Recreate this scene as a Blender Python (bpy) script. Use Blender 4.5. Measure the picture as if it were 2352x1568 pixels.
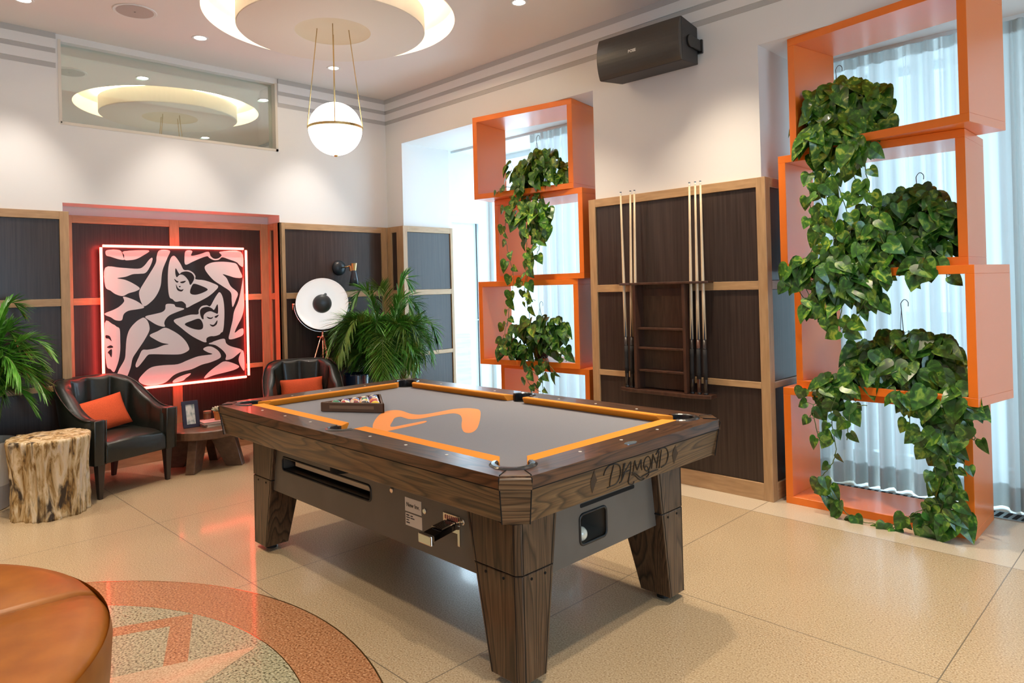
import bpy, math, random
from mathutils import Vector, Matrix, Euler
WORLD = 1.7; EXPO = 0.52; CURT_T = .55; NEON = 17; DISH = .32; GLOBE = 2.2; SPOTW = 52; SPOTF = 140
CH2 = (.80,-1.42,0)
for o in list(bpy.data.objects): bpy.data.objects.remove(o)
S = bpy.context.scene; C = S.collection
PI = math.pi
def R(a): return math.radians(a)
# ------------------------------------------------------------------ camera
cd = bpy.data.cameras.new('camera'); cam = bpy.data.objects.new('camera', cd); C.objects.link(cam)
yw, pt, rl = R(135.23167), R(0.35403), R(-1.47206)
fw = Vector((math.cos(yw)*math.cos(pt), math.sin(yw)*math.cos(pt), math.sin(pt)))
rt = Vector((math.sin(yw), -math.cos(yw), 0)); up = rt.cross(fw)
r2 = rt*math.cos(rl)+up*math.sin(rl); u2 = up*math.cos(rl)-rt*math.sin(rl)
M = Matrix((r2, u2, -fw)).transposed().to_4x4(); M.translation = Vector((6.04778, -4.26514, 1.38653))
cam.matrix_world = M
cd.sensor_width = 36; cd.sensor_fit = 'HORIZONTAL'; cd.lens = 1597.156/2352*36
cd.shift_x = (1176-1163.215)/2352; cd.shift_y = (650.006-784)/2352
cd.clip_start = .05; cd.clip_end = 200
S.camera = cam
# ------------------------------------------------------------------ world, daylight, exposure
w = bpy.data.worlds.new('world'); S.world = w; w.use_nodes = True
nt = w.node_tree; bg = nt.nodes['Background']
bg.inputs[0].default_value = (.58, .81, 1.0, 1); bg.inputs[1].default_value = WORLD
S.view_settings.view_transform = 'Standard'; S.view_settings.look = 'None'
S.view_settings.exposure = EXPO; S.view_settings.gamma = 1; S.view_settings.use_curve_mapping = False
def light(name, kind, loc, power, col, rot=(0,0,0), **kw):
    l = bpy.data.lights.new(name, kind); l.energy = power; l.color = col
    for k, v in kw.items(): setattr(l, k, v)
    o = bpy.data.objects.new(name, l); C.objects.link(o); o.location = loc; o.rotation_euler = rot
    return o
# daylight entering at the glazing of the two niches and at the windows behind the camera
light('window_daylight', 'AREA', (1.5, 1.5, 1.5), 58, (.60, .82, 1), (R(-90), 0, 0), shape='RECTANGLE', size=2.5, size_y=2.7)
light('window_daylight', 'AREA', (5.4, 1.5, 1.5), 58, (.60, .82, 1), (R(-90), 0, 0), shape='RECTANGLE', size=2.6, size_y=2.7)
light('door_daylight', 'AREA', (.0, .92, 1.1), 30, (.72, .87, 1), (0, R(-90), 0), shape='RECTANGLE', size=2.0, size_y=.5)
light('window_daylight', 'AREA', (9.3, -3.2, 1.55), 50, (.50, .75, 1), (0, R(90), 0), shape='RECTANGLE', size=2.3, size_y=2.6)
# ------------------------------------------------------------------ helpers
class MB:
    def __init__(s): s.v = []; s.f = []; s.m = []; s.mi = 0
    def add(s, vs, fs):
        n = len(s.v); s.v += [tuple(v) for v in vs]
        for f in fs: s.f.append([n+i for i in f]); s.m.append(s.mi)
        return s
    def box(s, x0, y0, z0, x1, y1, z1):
        v = [(x0,y0,z0),(x1,y0,z0),(x1,y1,z0),(x0,y1,z0),(x0,y0,z1),(x1,y0,z1),(x1,y1,z1),(x0,y1,z1)]
        return s.add(v, [(0,3,2,1),(4,5,6,7),(0,1,5,4),(1,2,6,5),(2,3,7,6),(3,0,4,7)])
    def hexa(s, b, t):      # four bottom points, four top points, counter clockwise
        return s.add(list(b)+list(t), [(0,3,2,1),(4,5,6,7),(0,1,5,4),(1,2,6,5),(2,3,7,6),(3,0,4,7)])
    def loft(s, rings, close=True, cap=True):
        n = len(rings[0]); vs = [p for r in rings for p in r]; fs = []
        for i in range(len(rings)-1):
            for j in range(n if close else n-1):
                k = (j+1) % n
                fs.append((i*n+j, i*n+k, (i+1)*n+k, (i+1)*n+j))
        if cap and close:
            fs.append(tuple(range(n-1, -1, -1))); fs.append(tuple((len(rings)-1)*n+j for j in range(n)))
        return s.add(vs, fs)
    def lathe(s, prof, n=32, c=(0,0,0), cap=True):
        return s.loft([[(c[0]+r*math.cos(2*PI*j/n), c[1]+r*math.sin(2*PI*j/n), c[2]+z) for j in range(n)] for r, z in prof], cap=cap)
    def tube(s, pts, r, n=8, cap=True):
        pts = [Vector(p) for p in pts]; rs = r if isinstance(r, (list, tuple)) else [r]*len(pts)
        rings = []; prev = None
        for i, p in enumerate(pts):
            a = pts[max(i-1,0)]; b = pts[min(i+1,len(pts)-1)]; d = (b-a).normalized() if (b-a).length > 1e-9 else Vector((0,0,1))
            if prev is None:
                u = d.cross(Vector((0,0,1)));
                if u.length < .1: u = d.cross(Vector((1,0,0)))
            else: u = prev-d*prev.dot(d)
            u.normalize(); prev = u; v = d.cross(u)
            rings.append([p+(u*math.cos(2*PI*j/n)+v*math.sin(2*PI*j/n))*rs[i] for j in range(n)])
        return s.loft(rings, cap=cap)
    def sphere(s, c, r, n=24, m=14):
        rings = []
        for i in range(1, m):
            a = PI*i/m; rings.append([(c[0]+r*math.sin(a)*math.cos(2*PI*j/n), c[1]+r*math.sin(a)*math.sin(2*PI*j/n), c[2]-r*math.cos(a)) for j in range(n)])
        k = len(s.v); s.loft(rings, cap=False)
        s.v += [(c[0],c[1],c[2]-r), (c[0],c[1],c[2]+r)]; e = len(s.v)
        for j in range(n):
            s.f.append([k+(j+1)%n, k+j, e-2]); s.m.append(s.mi)
            s.f.append([k+(m-2)*n+j, k+(m-2)*n+(j+1)%n, e-1]); s.m.append(s.mi)
        return s
    def prism(s, poly, fn, a, b):   # polygon (2d) extruded from a to b, fn(x, y, h) -> 3d point
        n = len(poly)
        vs = [fn(x, y, a) for x, y in poly]+[fn(x, y, b) for x, y in poly]
        return s.add(vs, [tuple(range(n-1,-1,-1)), tuple(range(n,2*n))]+[(i,(i+1)%n,n+(i+1)%n,n+i) for i in range(n)])
    def move(s, f): s.v = [tuple(f(Vector(v))) for v in s.v]; return s
    def build(s, name, mats, parent=None, smooth=False, bevel=0, seg=2, label=None, loc=None, ang=40, subsurf=0, fix=True):
        me = bpy.data.meshes.new(name); me.from_pydata(s.v, [], s.f)
        if not isinstance(mats, (list, tuple)): mats = [mats]
        for m in mats: me.materials.append(m)
        for p, mi in zip(me.polygons, s.m): p.material_index = mi
        me.validate(); me.update()
        if fix:
            import bmesh
            b = bmesh.new(); b.from_mesh(me); bmesh.ops.remove_doubles(b, verts=b.verts, dist=1e-6)
            bmesh.ops.recalc_face_normals(b, faces=b.faces); b.to_mesh(me); b.free()
        o = bpy.data.objects.new(name, me); C.objects.link(o)
        if parent: o.parent = parent
        if loc: o.location = loc
        if smooth:
            for p in me.polygons: p.use_smooth = True
        if bevel:
            b = o.modifiers.new('bevel', 'BEVEL'); b.width = bevel; b.segments = seg; b.limit_method = 'ANGLE'; b.angle_limit = R(ang)
        if subsurf:
            b = o.modifiers.new('sub', 'SUBSURF'); b.levels = subsurf; b.render_levels = subsurf
        if label: o['label'] = label
        return o
def tag(o, label=None, cat=None, group=None, kind=None):
    if label: o['label'] = label
    if cat: o['category'] = cat
    if group: o['group'] = group
    if kind: o['kind'] = kind
    return o
def thing(name, loc, label, cat, rz=0, group=None):
    o = bpy.data.objects.new(name, None); C.objects.link(o); o.location = loc; o.rotation_euler = (0,0,rz)
    o.empty_display_size = .1
    return tag(o, label, cat, group)
def dup(root, loc, rz=None, label=None):
    r = root.copy(); C.objects.link(r); r.location = loc
    if rz is not None: r.rotation_euler = (0,0,rz)
    if label: r['label'] = label
    for ch in list(root.children):
        c = ch.copy(); C.objects.link(c); c.parent = r
        for g in list(ch.children):
            d = g.copy(); C.objects.link(d); d.parent = c
    return r
def struct(o): o['kind'] = 'structure'; return o
def smoothpoly(P, k=3):          # closed Catmull-Rom through the points
    out = []; n = len(P)
    for i in range(n):
        a, b, c, d = P[i-1], P[i], P[(i+1)%n], P[(i+2)%n]
        for j in range(k):
            t = j/k
            out.append([.5*((2*b[q])+(-a[q]+c[q])*t+(2*a[q]-5*b[q]+4*c[q]-d[q])*t*t+(-a[q]+3*b[q]-3*c[q]+d[q])*t**3) for q in range(len(b))])
    return out
def smoothline(P, k=5):
    P = [list(p) for p in P]; Q = [P[0]]+P+[P[-1]]; out = []
    for i in range(1, len(Q)-2):
        a, b, c, d = Q[i-1], Q[i], Q[i+1], Q[i+2]
        for j in range(k):
            t = j/k
            out.append([.5*((2*b[q])+(-a[q]+c[q])*t+(2*a[q]-5*b[q]+4*c[q]-d[q])*t*t+(-a[q]+3*b[q]-3*c[q]+d[q])*t**3) for q in range(len(b))])
    out.append(P[-1]); return out
# ------------------------------------------------------------------ materials
def mat(name, col, rough=.5, metal=0, coat=0, spec=.5, emit=None, es=0, **kw):
    m = bpy.data.materials.new(name); m.use_nodes = True; b = m.node_tree.nodes['Principled BSDF']
    b.inputs['Base Color'].default_value = (*col, 1); b.inputs['Roughness'].default_value = rough
    b.inputs['Metallic'].default_value = metal; b.inputs['Coat Weight'].default_value = coat
    b.inputs['Specular IOR Level'].default_value = spec
    if emit: b.inputs['Emission Color'].default_value = (*emit, 1); b.inputs['Emission Strength'].default_value = es
    for k, v in kw.items(): b.inputs[k.replace('_', ' ')].default_value = v
    return m
def nodes(m): return m.node_tree.nodes, m.node_tree.links, m.node_tree.nodes['Principled BSDF']
def ramp(N, stops):
    r = N.new('ShaderNodeValToRGB'); e = r.color_ramp.elements
    while len(e) < len(stops): e.new(.5)
    for x, (p, c) in zip(e, stops): x.position = p; x.color = (*c, 1)
    return r
def noisemat(name, stops, scale=(10,10,10), rough=.5, detail=4, coat=0, bump=0, nscale=1, dist=0, spec=.5, coord='Object', **kw):
    m = mat(name, stops[0][1], rough, coat=coat, spec=spec, **kw); N, L, b = nodes(m)
    tc = N.new('ShaderNodeTexCoord'); mp = N.new('ShaderNodeMapping'); mp.inputs['Scale'].default_value = scale
    n = N.new('ShaderNodeTexNoise'); n.inputs['Scale'].default_value = nscale; n.inputs['Detail'].default_value = detail; n.inputs['Distortion'].default_value = dist
    r = ramp(N, stops)
    L.new(tc.outputs[coord], mp.inputs[0]); L.new(mp.outputs[0], n.inputs['Vector']); L.new(n.outputs[0], r.inputs[0]); L.new(r.outputs[0], b.inputs['Base Color'])
    if bump:
        bp = N.new('ShaderNodeBump'); bp.inputs['Strength'].default_value = bump; bp.inputs['Distance'].default_value = .01
        L.new(n.outputs[0], bp.inputs['Height']); L.new(bp.outputs[0], b.inputs['Normal'])
    return m
def oak(name, axis, dark, mid, lite, rough=.32, coat=.15, fine=1.0, flat=None):
    m = mat(name, mid, rough, coat=coat); N, L, b = nodes(m)
    tc = N.new('ShaderNodeTexCoord'); mp = N.new('ShaderNodeMapping')
    sc = [9*fine]*3; sc[axis] = .9*fine
    if flat is not None: sc[flat] = .9*fine
    mp.inputs['Scale'].default_value = sc
    n1 = N.new('ShaderNodeTexNoise'); n1.inputs['Scale'].default_value = .9; n1.inputs['Detail'].default_value = 1.5
    w = N.new('ShaderNodeMath'); w.operation = 'MULTIPLY'; w.inputs[1].default_value = 16
    f = N.new('ShaderNodeMath'); f.operation = 'FRACT'
    rp = ramp(N, [(0, dark), (.22, mid), (.8, lite), (1, dark)])
    mp2 = N.new('ShaderNodeMapping'); s2 = [170]*3; s2[axis] = 6
    if flat is not None: s2[flat] = 6
    mp2.inputs['Scale'].default_value = s2
    n2 = N.new('ShaderNodeTexNoise'); n2.inputs['Scale'].default_value = 1; n2.inputs['Detail'].default_value = 2
    rp2 = ramp(N, [(.38, (.45,.45,.45)), (.55, (1,1,1))])
    mx = N.new('ShaderNodeMix'); mx.data_type = 'RGBA'; mx.blend_type = 'MULTIPLY'; mx.inputs[0].default_value = .7
    L.new(tc.outputs['Object'], mp.inputs[0]); L.new(mp.outputs[0], n1.inputs['Vector']); L.new(n1.outputs[0], w.inputs[0]); L.new(w.outputs[0], f.inputs[0]); L.new(f.outputs[0], rp.inputs[0])
    L.new(tc.outputs['Object'], mp2.inputs[0]); L.new(mp2.outputs[0], n2.inputs['Vector']); L.new(n2.outputs[0], rp2.inputs[0])
    L.new(rp.outputs[0], mx.inputs[6]); L.new(rp2.outputs[0], mx.inputs[7]); L.new(mx.outputs[2], b.inputs['Base Color'])
    return m
white = mat('white_paint', (.80,.785,.765), .6)
ceilm = mat('ceiling_paint', (.80,.765,.735), .7)
greyb = mat('grey_paint', (.50,.485,.465), .6)
oakd, oakm, oakl = (.026,.012,.005), (.115,.056,.021), (.175,.094,.038)
tx_ = oak('dark_oak_x', 0, oakd, oakm, oakl); ty_ = oak('dark_oak_y', 1, oakd, oakm, oakl); tz_ = oak('dark_oak_z', 2, oakd, (.085,.042,.02), (.125,.068,.034))
rail_x = oak('rail_oak_x', 0, (.03,.011,.005), (.085,.034,.014), (.125,.052,.022), .34, .15); rail_y = oak('rail_oak_y', 1, (.03,.011,.005), (.085,.034,.014), (.125,.052,.022), .34, .15)
tan = noisemat('tan_oak', [(.3,(.40,.235,.11)), (.7,(.52,.32,.16))], (60,60,6), .45, 3, coat=.25)
tan_h = noisemat('tan_oak_rail', [(.3,(.40,.235,.11)), (.7,(.52,.32,.16))], (8,8,60), .45, 3, coat=.25)
panelm = noisemat('dark_veneer', [(.3,(.026,.015,.012)), (.7,(.054,.034,.027))], (90,90,2.2), .45, 5, coat=.55, spec=.25)
nodes(panelm)[2].inputs['Coat Roughness'].default_value = .25
orange = mat('orange_lacquer', (.90,.20,.014), .38, coat=.3)
nodes(orange)[2].inputs['Coat Roughness'].default_value = .2
blackm = mat('black_plastic', (.014,.014,.014), .35); blackr = mat('black_rubber', (.01,.01,.011), .45, coat=.3)
void = mat('dark_void', (.004,.004,.004), .9)
brass = mat('brass', (.83,.60,.27), .25, 1); chrome = mat('chrome', (.8,.78,.74), .12, 1); copper = mat('copper', (.85,.45,.34), .25, 1)
leather = noisemat('green_black_leather', [(.3,(.010,.012,.009)), (.7,(.016,.018,.013))], (40,40,40), .38, 3, coat=.2, bump=.06)
darkleg = mat('ebonised_leg', (.02,.012,.01), .3, coat=.4)
pillowm = noisemat('orange_fabric', [(.4,(.62,.075,.014)), (.6,(.72,.10,.02))], (200,200,200), .8, 2, bump=.15)
greyfelt = noisemat('grey_cloth', [(.4,(.215,.225,.265)), (.6,(.235,.245,.285))], (300,300,300), .75, 2)
orfelt = mat('orange_cloth', (.95,.31,.015), .7)
greypanel = noisemat('grey_laminate', [(.4,(.125,.108,.09)), (.6,(.14,.122,.103))], (5,5,5), .4, 2)
paper = mat('paper', (.82,.74,.66), .7); ink = mat('ink', (.03,.03,.035), .6)
ivory = mat('ivory_inlay', (.85,.8,.7), .4)

# ------------------------------------------------------------------ traced outlines and plant positions, in metres
WHITE = [[[-2.6204,1.7645],[-2.5264,1.7664],[-2.5018,1.7143],[-2.4949,1.6901],[-2.5352,1.6937],[-2.5928,1.7131],[-2.6248,1.7246]],[[-2.4935,1.7589],[-2.3084,1.7689],[-2.3554,1.7244],[-2.4091,1.695],[-2.4616,1.6863],[-2.4912,1.6901],[-2.4942,1.7265]],[[-2.6339,1.6251],[-2.5219,1.6253],[-2.3956,1.6173],[-2.3495,1.6379],[-2.3101,1.6877],[-2.2864,1.7087],[-2.2805,1.6922],[-2.2995,1.6381],[-2.3353,1.5843],[-2.3813,1.5762],[-2.4341,1.5724],[-2.4866,1.5524],[-2.5492,1.5408],[-2.4945,1.5282],[-2.4356,1.499],[-2.3837,1.4573],[-2.4145,1.4334],[-2.4671,1.4183],[-2.5119,1.3968],[-2.5627,1.4126],[-2.5982,1.4414],[-2.6368,1.478]],[[-2.2224,1.7723],[-2.1429,1.7696],[-2.1601,1.7144],[-2.198,1.6216],[-2.2111,1.5629],[-2.2208,1.4793],[-2.2458,1.413],[-2.2861,1.3558],[-2.3488,1.3084],[-2.3747,1.3422],[-2.3887,1.4],[-2.3841,1.4409],[-2.3524,1.4979],[-2.3127,1.5635],[-2.2562,1.6632],[-2.2471,1.7217]],[[-2.5083,1.391],[-2.4605,1.3775],[-2.4012,1.3471],[-2.3527,1.3003],[-2.4024,1.2858],[-2.47,1.2764],[-2.5075,1.2497],[-2.5232,1.202],[-2.5669,1.2043],[-2.6024,1.23],[-2.6378,1.2476],[-2.6411,1.2637],[-2.5796,1.289],[-2.5355,1.3153],[-2.5017,1.3545]],[[-2.6462,1.1846],[-2.5892,1.1735],[-2.5607,1.1518],[-2.5393,1.1305],[-2.5374,1.0419],[-2.539,0.9617],[-2.5516,0.8825],[-2.5747,0.8126],[-2.5896,0.7917],[-2.6107,0.8162],[-2.6418,0.867]],[[-2.1115,1.7278],[-2.0876,1.7068],[-2.056,1.6559],[-2.0323,1.609],[-1.9909,1.6047],[-1.9537,1.583],[-1.935,1.5527],[-1.9339,1.5267],[-1.866,1.5173],[-1.7973,1.4945],[-1.7409,1.4628],[-1.7728,1.4192],[-1.8261,1.3765],[-1.8871,1.3434],[-1.9556,1.311],[-2.0147,1.283],[-2.0223,1.3133],[-2.0547,1.3401],[-2.1038,1.3374],[-2.1276,1.3593],[-2.1514,1.3769],[-2.1619,1.4446],[-2.1618,1.5626],[-2.1535,1.647],[-2.1362,1.7063]],[[-2.1806,1.3189],[-2.1204,1.3168],[-2.1047,1.295],[-2.0641,1.285],[-2.0356,1.2727],[-2.0894,1.2519],[-2.1546,1.2252],[-2.1873,1.1932],[-2.1999,1.1603],[-2.1966,1.1307],[-2.2515,1.1464],[-2.3052,1.1825],[-2.3467,1.2218],[-2.2808,1.2394],[-2.2177,1.2533],[-2.1895,1.2772]],[[-2.3545,1.2139],[-2.3283,1.1838],[-2.3155,1.1335],[-2.3226,1.0926],[-2.3624,1.0212],[-2.4094,0.9511],[-2.4482,0.8892],[-2.4646,0.8177],[-2.4881,0.7553],[-2.5112,0.7094],[-2.5653,0.7396],[-2.5647,0.7715],[-2.5456,0.8177],[-2.5076,0.8865],[-2.4987,0.9584],[-2.4894,1.0547],[-2.4657,1.126],[-2.4197,1.1804],[-2.3814,1.207]],[[-2.3154,1.0673],[-2.2525,1.0965],[-2.1968,1.1223],[-2.1413,1.098],[-2.0774,1.0515],[-2.0293,0.997],[-2.0039,0.9436],[-2.0062,0.9181],[-2.048,0.8959],[-2.0973,0.8899],[-2.1936,0.8982],[-2.3032,0.9093],[-2.3342,0.9037],[-2.3656,0.8654],[-2.4045,0.8199],[-2.4235,0.8136],[-2.4267,0.8384],[-2.403,0.8933],[-2.3753,0.9483],[-2.3333,0.949],[-2.2712,0.9564],[-2.2078,0.9764],[-2.1679,0.9818],[-2.2232,0.9985],[-2.2774,1.0316]],[[-1.7289,1.4094],[-1.7033,1.3643],[-1.692,1.275],[-1.6947,1.1594],[-1.7104,1.0581],[-1.7553,1.03],[-1.7906,1.0236],[-1.8256,1.0172],[-1.8568,0.9757],[-1.9119,0.9971],[-1.9867,1.0454],[-2.0598,1.11],[-2.1235,1.1772],[-2.0577,1.2037],[-1.9827,1.2216],[-1.9196,1.223],[-1.9145,1.2575],[-1.8882,1.2912],[-1.8451,1.2983],[-1.8151,1.2885],[-1.7833,1.3401],[-1.756,1.3835]],[[-1.8355,0.961],[-1.774,0.9828],[-1.6985,0.9951],[-1.6816,0.9539],[-1.6417,0.9241],[-1.542,0.8846],[-1.5798,0.8472],[-1.6353,0.8117],[-1.6895,0.8077],[-1.6841,0.8472],[-1.7142,0.8942],[-1.7749,0.9432]],[[-1.8839,0.9168],[-1.8534,0.9361],[-1.8101,0.9328],[-1.7584,0.8978],[-1.7329,0.8559],[-1.7424,0.8258],[-1.8219,0.7979],[-1.8997,0.7835],[-1.9848,0.753],[-2.0679,0.7401],[-2.1334,0.7174],[-2.1986,0.6657],[-2.2777,0.6498],[-2.3547,0.6589],[-2.407,0.7017],[-2.3679,0.7589],[-2.3055,0.8019],[-2.2114,0.8094],[-2.0991,0.807],[-2.0163,0.8333],[-1.9235,0.8594],[-1.8073,0.8667],[-1.8458,0.8875]],[[-2.1344,0.6752],[-2.0769,0.7028],[-1.9981,0.72],[-2.0026,0.7033],[-2.0363,0.6813],[-2.0614,0.6628],[-2.1348,0.6542]],[[-1.6898,0.7944],[-1.5731,0.743],[-1.6012,0.7143],[-1.692,0.6968],[-1.7985,0.6815],[-1.8811,0.6625],[-1.8412,0.7123],[-1.7614,0.7657]],[[-1.5616,0.8366],[-1.5347,0.8795],[-1.5201,0.833],[-1.5205,0.697],[-1.5548,0.7367],[-1.5719,0.7924]],[[-1.5127,1.5316],[-1.5098,1.377],[-1.5106,1.268],[-1.535,1.1784],[-1.5736,1.1081],[-1.6026,1.0423],[-1.5561,1.071],[-1.5236,1.0735],[-1.5248,1.0237],[-1.567,0.9994],[-1.6538,0.9875],[-1.6431,1.0583],[-1.6182,1.1555],[-1.6026,1.2356],[-1.559,1.3331],[-1.523,1.4863]],[[-1.8548,1.6308],[-1.8283,1.6571],[-1.7757,1.6751],[-1.687,1.6802],[-1.606,1.6718],[-1.5697,1.6585],[-1.5434,1.6043],[-1.5217,1.5407],[-1.5818,1.5367],[-1.645,1.5551],[-1.6985,1.5688],[-1.6635,1.5329],[-1.6291,1.4609],[-1.5666,1.4011],[-1.5818,1.3429],[-1.6154,1.2738],[-1.623,1.3351],[-1.6304,1.4071],[-1.701,1.4621],[-1.7793,1.5163],[-1.8386,1.587]],[[-2.0122,1.7695],[-1.958,1.7705],[-1.9673,1.7298],[-1.8951,1.7438],[-1.8215,1.7669],[-1.8007,1.7277],[-1.7706,1.706],[-1.7308,1.7109],[-1.7035,1.7379],[-1.7162,1.7688],[-1.5301,1.7721],[-1.5101,1.6406],[-1.5423,1.6496],[-1.5693,1.6766],[-1.6415,1.7029],[-1.6995,1.7201],[-1.7311,1.6976],[-1.7752,1.6945],[-1.814,1.7143],[-1.8311,1.7273],[-1.8874,1.7091],[-1.9558,1.6781],[-2.0148,1.6519],[-2.0237,1.699]]]
DARKS = [[[-2.0976,1.6217],[-2.0701,1.5749],[-2.0493,1.5876],[-2.0078,1.5944],[-1.9664,1.5788],[-1.9462,1.5441],[-1.9554,1.5096],[-1.9812,1.478],[-1.997,1.5187],[-2.0334,1.5619],[-2.0661,1.5663],[-2.0911,1.5452],[-2.1017,1.5793]],[[-2.1117,1.5327],[-2.0918,1.5155],[-2.0772,1.5094],[-2.0881,1.4984],[-2.104,1.5114]],[[-2.0634,1.5041],[-2.0179,1.5146],[-2.0306,1.4977],[-2.0513,1.4937]],[[-2.0765,1.4685],[-2.0601,1.4699],[-2.0669,1.4581]],[[-2.0981,1.4858],[-2.0849,1.4559],[-2.0608,1.4383],[-2.0376,1.4421],[-2.0529,1.4237],[-2.0814,1.4303],[-2.0948,1.4518]],[[-1.9474,1.4879],[-1.9012,1.4742],[-1.8333,1.438],[-1.877,1.4084],[-1.9369,1.3925],[-1.9787,1.4022],[-1.9822,1.4324],[-1.9645,1.4752]],[[-1.9018,1.2569],[-1.88,1.2778],[-1.8368,1.2849],[-1.8024,1.2704],[-1.7809,1.2564],[-1.7508,1.3038],[-1.7491,1.2241],[-1.7771,1.2298],[-1.8117,1.2444],[-1.8465,1.2372],[-1.8729,1.2122],[-1.8754,1.1774],[-1.8906,1.1869],[-1.9026,1.2222]],[[-1.8474,1.1979],[-1.813,1.1874],[-1.791,1.1952],[-1.8045,1.1782],[-1.8306,1.1795]],[[-1.7779,1.1972],[-1.7424,1.2105],[-1.7561,1.1891],[-1.7711,1.1845]],[[-1.823,1.131],[-1.7883,1.1246],[-1.7567,1.1626],[-1.7619,1.1276],[-1.7974,1.1076]],[[-2.0343,1.1427],[-1.9755,1.1696],[-1.912,1.1836],[-1.883,1.143],[-1.884,1.0995],[-1.9183,1.0886],[-1.977,1.1051]],[[-1.8517,1.0103],[-1.8167,1.0254],[-1.7732,1.0206],[-1.7557,1.0168],[-1.7194,1.0542],[-1.6929,1.0437],[-1.6937,1.0081],[-1.7474,0.9941],[-1.7739,0.9872],[-1.818,0.9685],[-1.8508,0.9752]],[[-2.641,1.089],[-2.6126,1.0792],[-2.6005,1.0385],[-2.6202,1.0598],[-2.6415,1.0653]],[[-2.6358,0.9934],[-2.6069,1.0071],[-2.5892,0.9897],[-2.6145,0.9838]],[[-2.6294,0.9532],[-2.6003,0.9747],[-2.6031,0.9111],[-2.619,0.9364]]]
LOGO = [[-0.0253,-0.3962],[-0.1026,-0.3426],[-0.2079,-0.2553],[-0.2993,-0.1655],[-0.3409,-0.0972],[-0.3254,-0.0538],[-0.2764,-0.048],[-0.1831,-0.0688],[-0.1231,-0.0599],[-0.1026,-0.0144],[-0.1026,0.0692],[-0.1025,0.1556],[-0.0674,0.2144],[-0.0162,0.2291],[0.0359,0.2136],[0.1416,0.1221],[0.279,-0.011],[0.3791,-0.1185],[0.4156,-0.1827],[0.3864,-0.1946],[0.3171,-0.1497],[0.2326,-0.0796],[0.1454,-0.0017],[0.0609,0.0599],[0.0072,0.0774],[-0.0191,0.0572],[-0.0286,-0.0453],[-0.0299,-0.1241],[-0.059,-0.1606],[-0.1082,-0.1568],[-0.1493,-0.153],[-0.1462,-0.1862],[-0.0856,-0.2429],[0.0251,-0.3315],[0.0342,-0.2482],[0.0363,-0.1411],[0.0741,-0.178],[0.0889,-0.3243],[0.0921,-0.429],[0.0305,-0.4309]]
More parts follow.
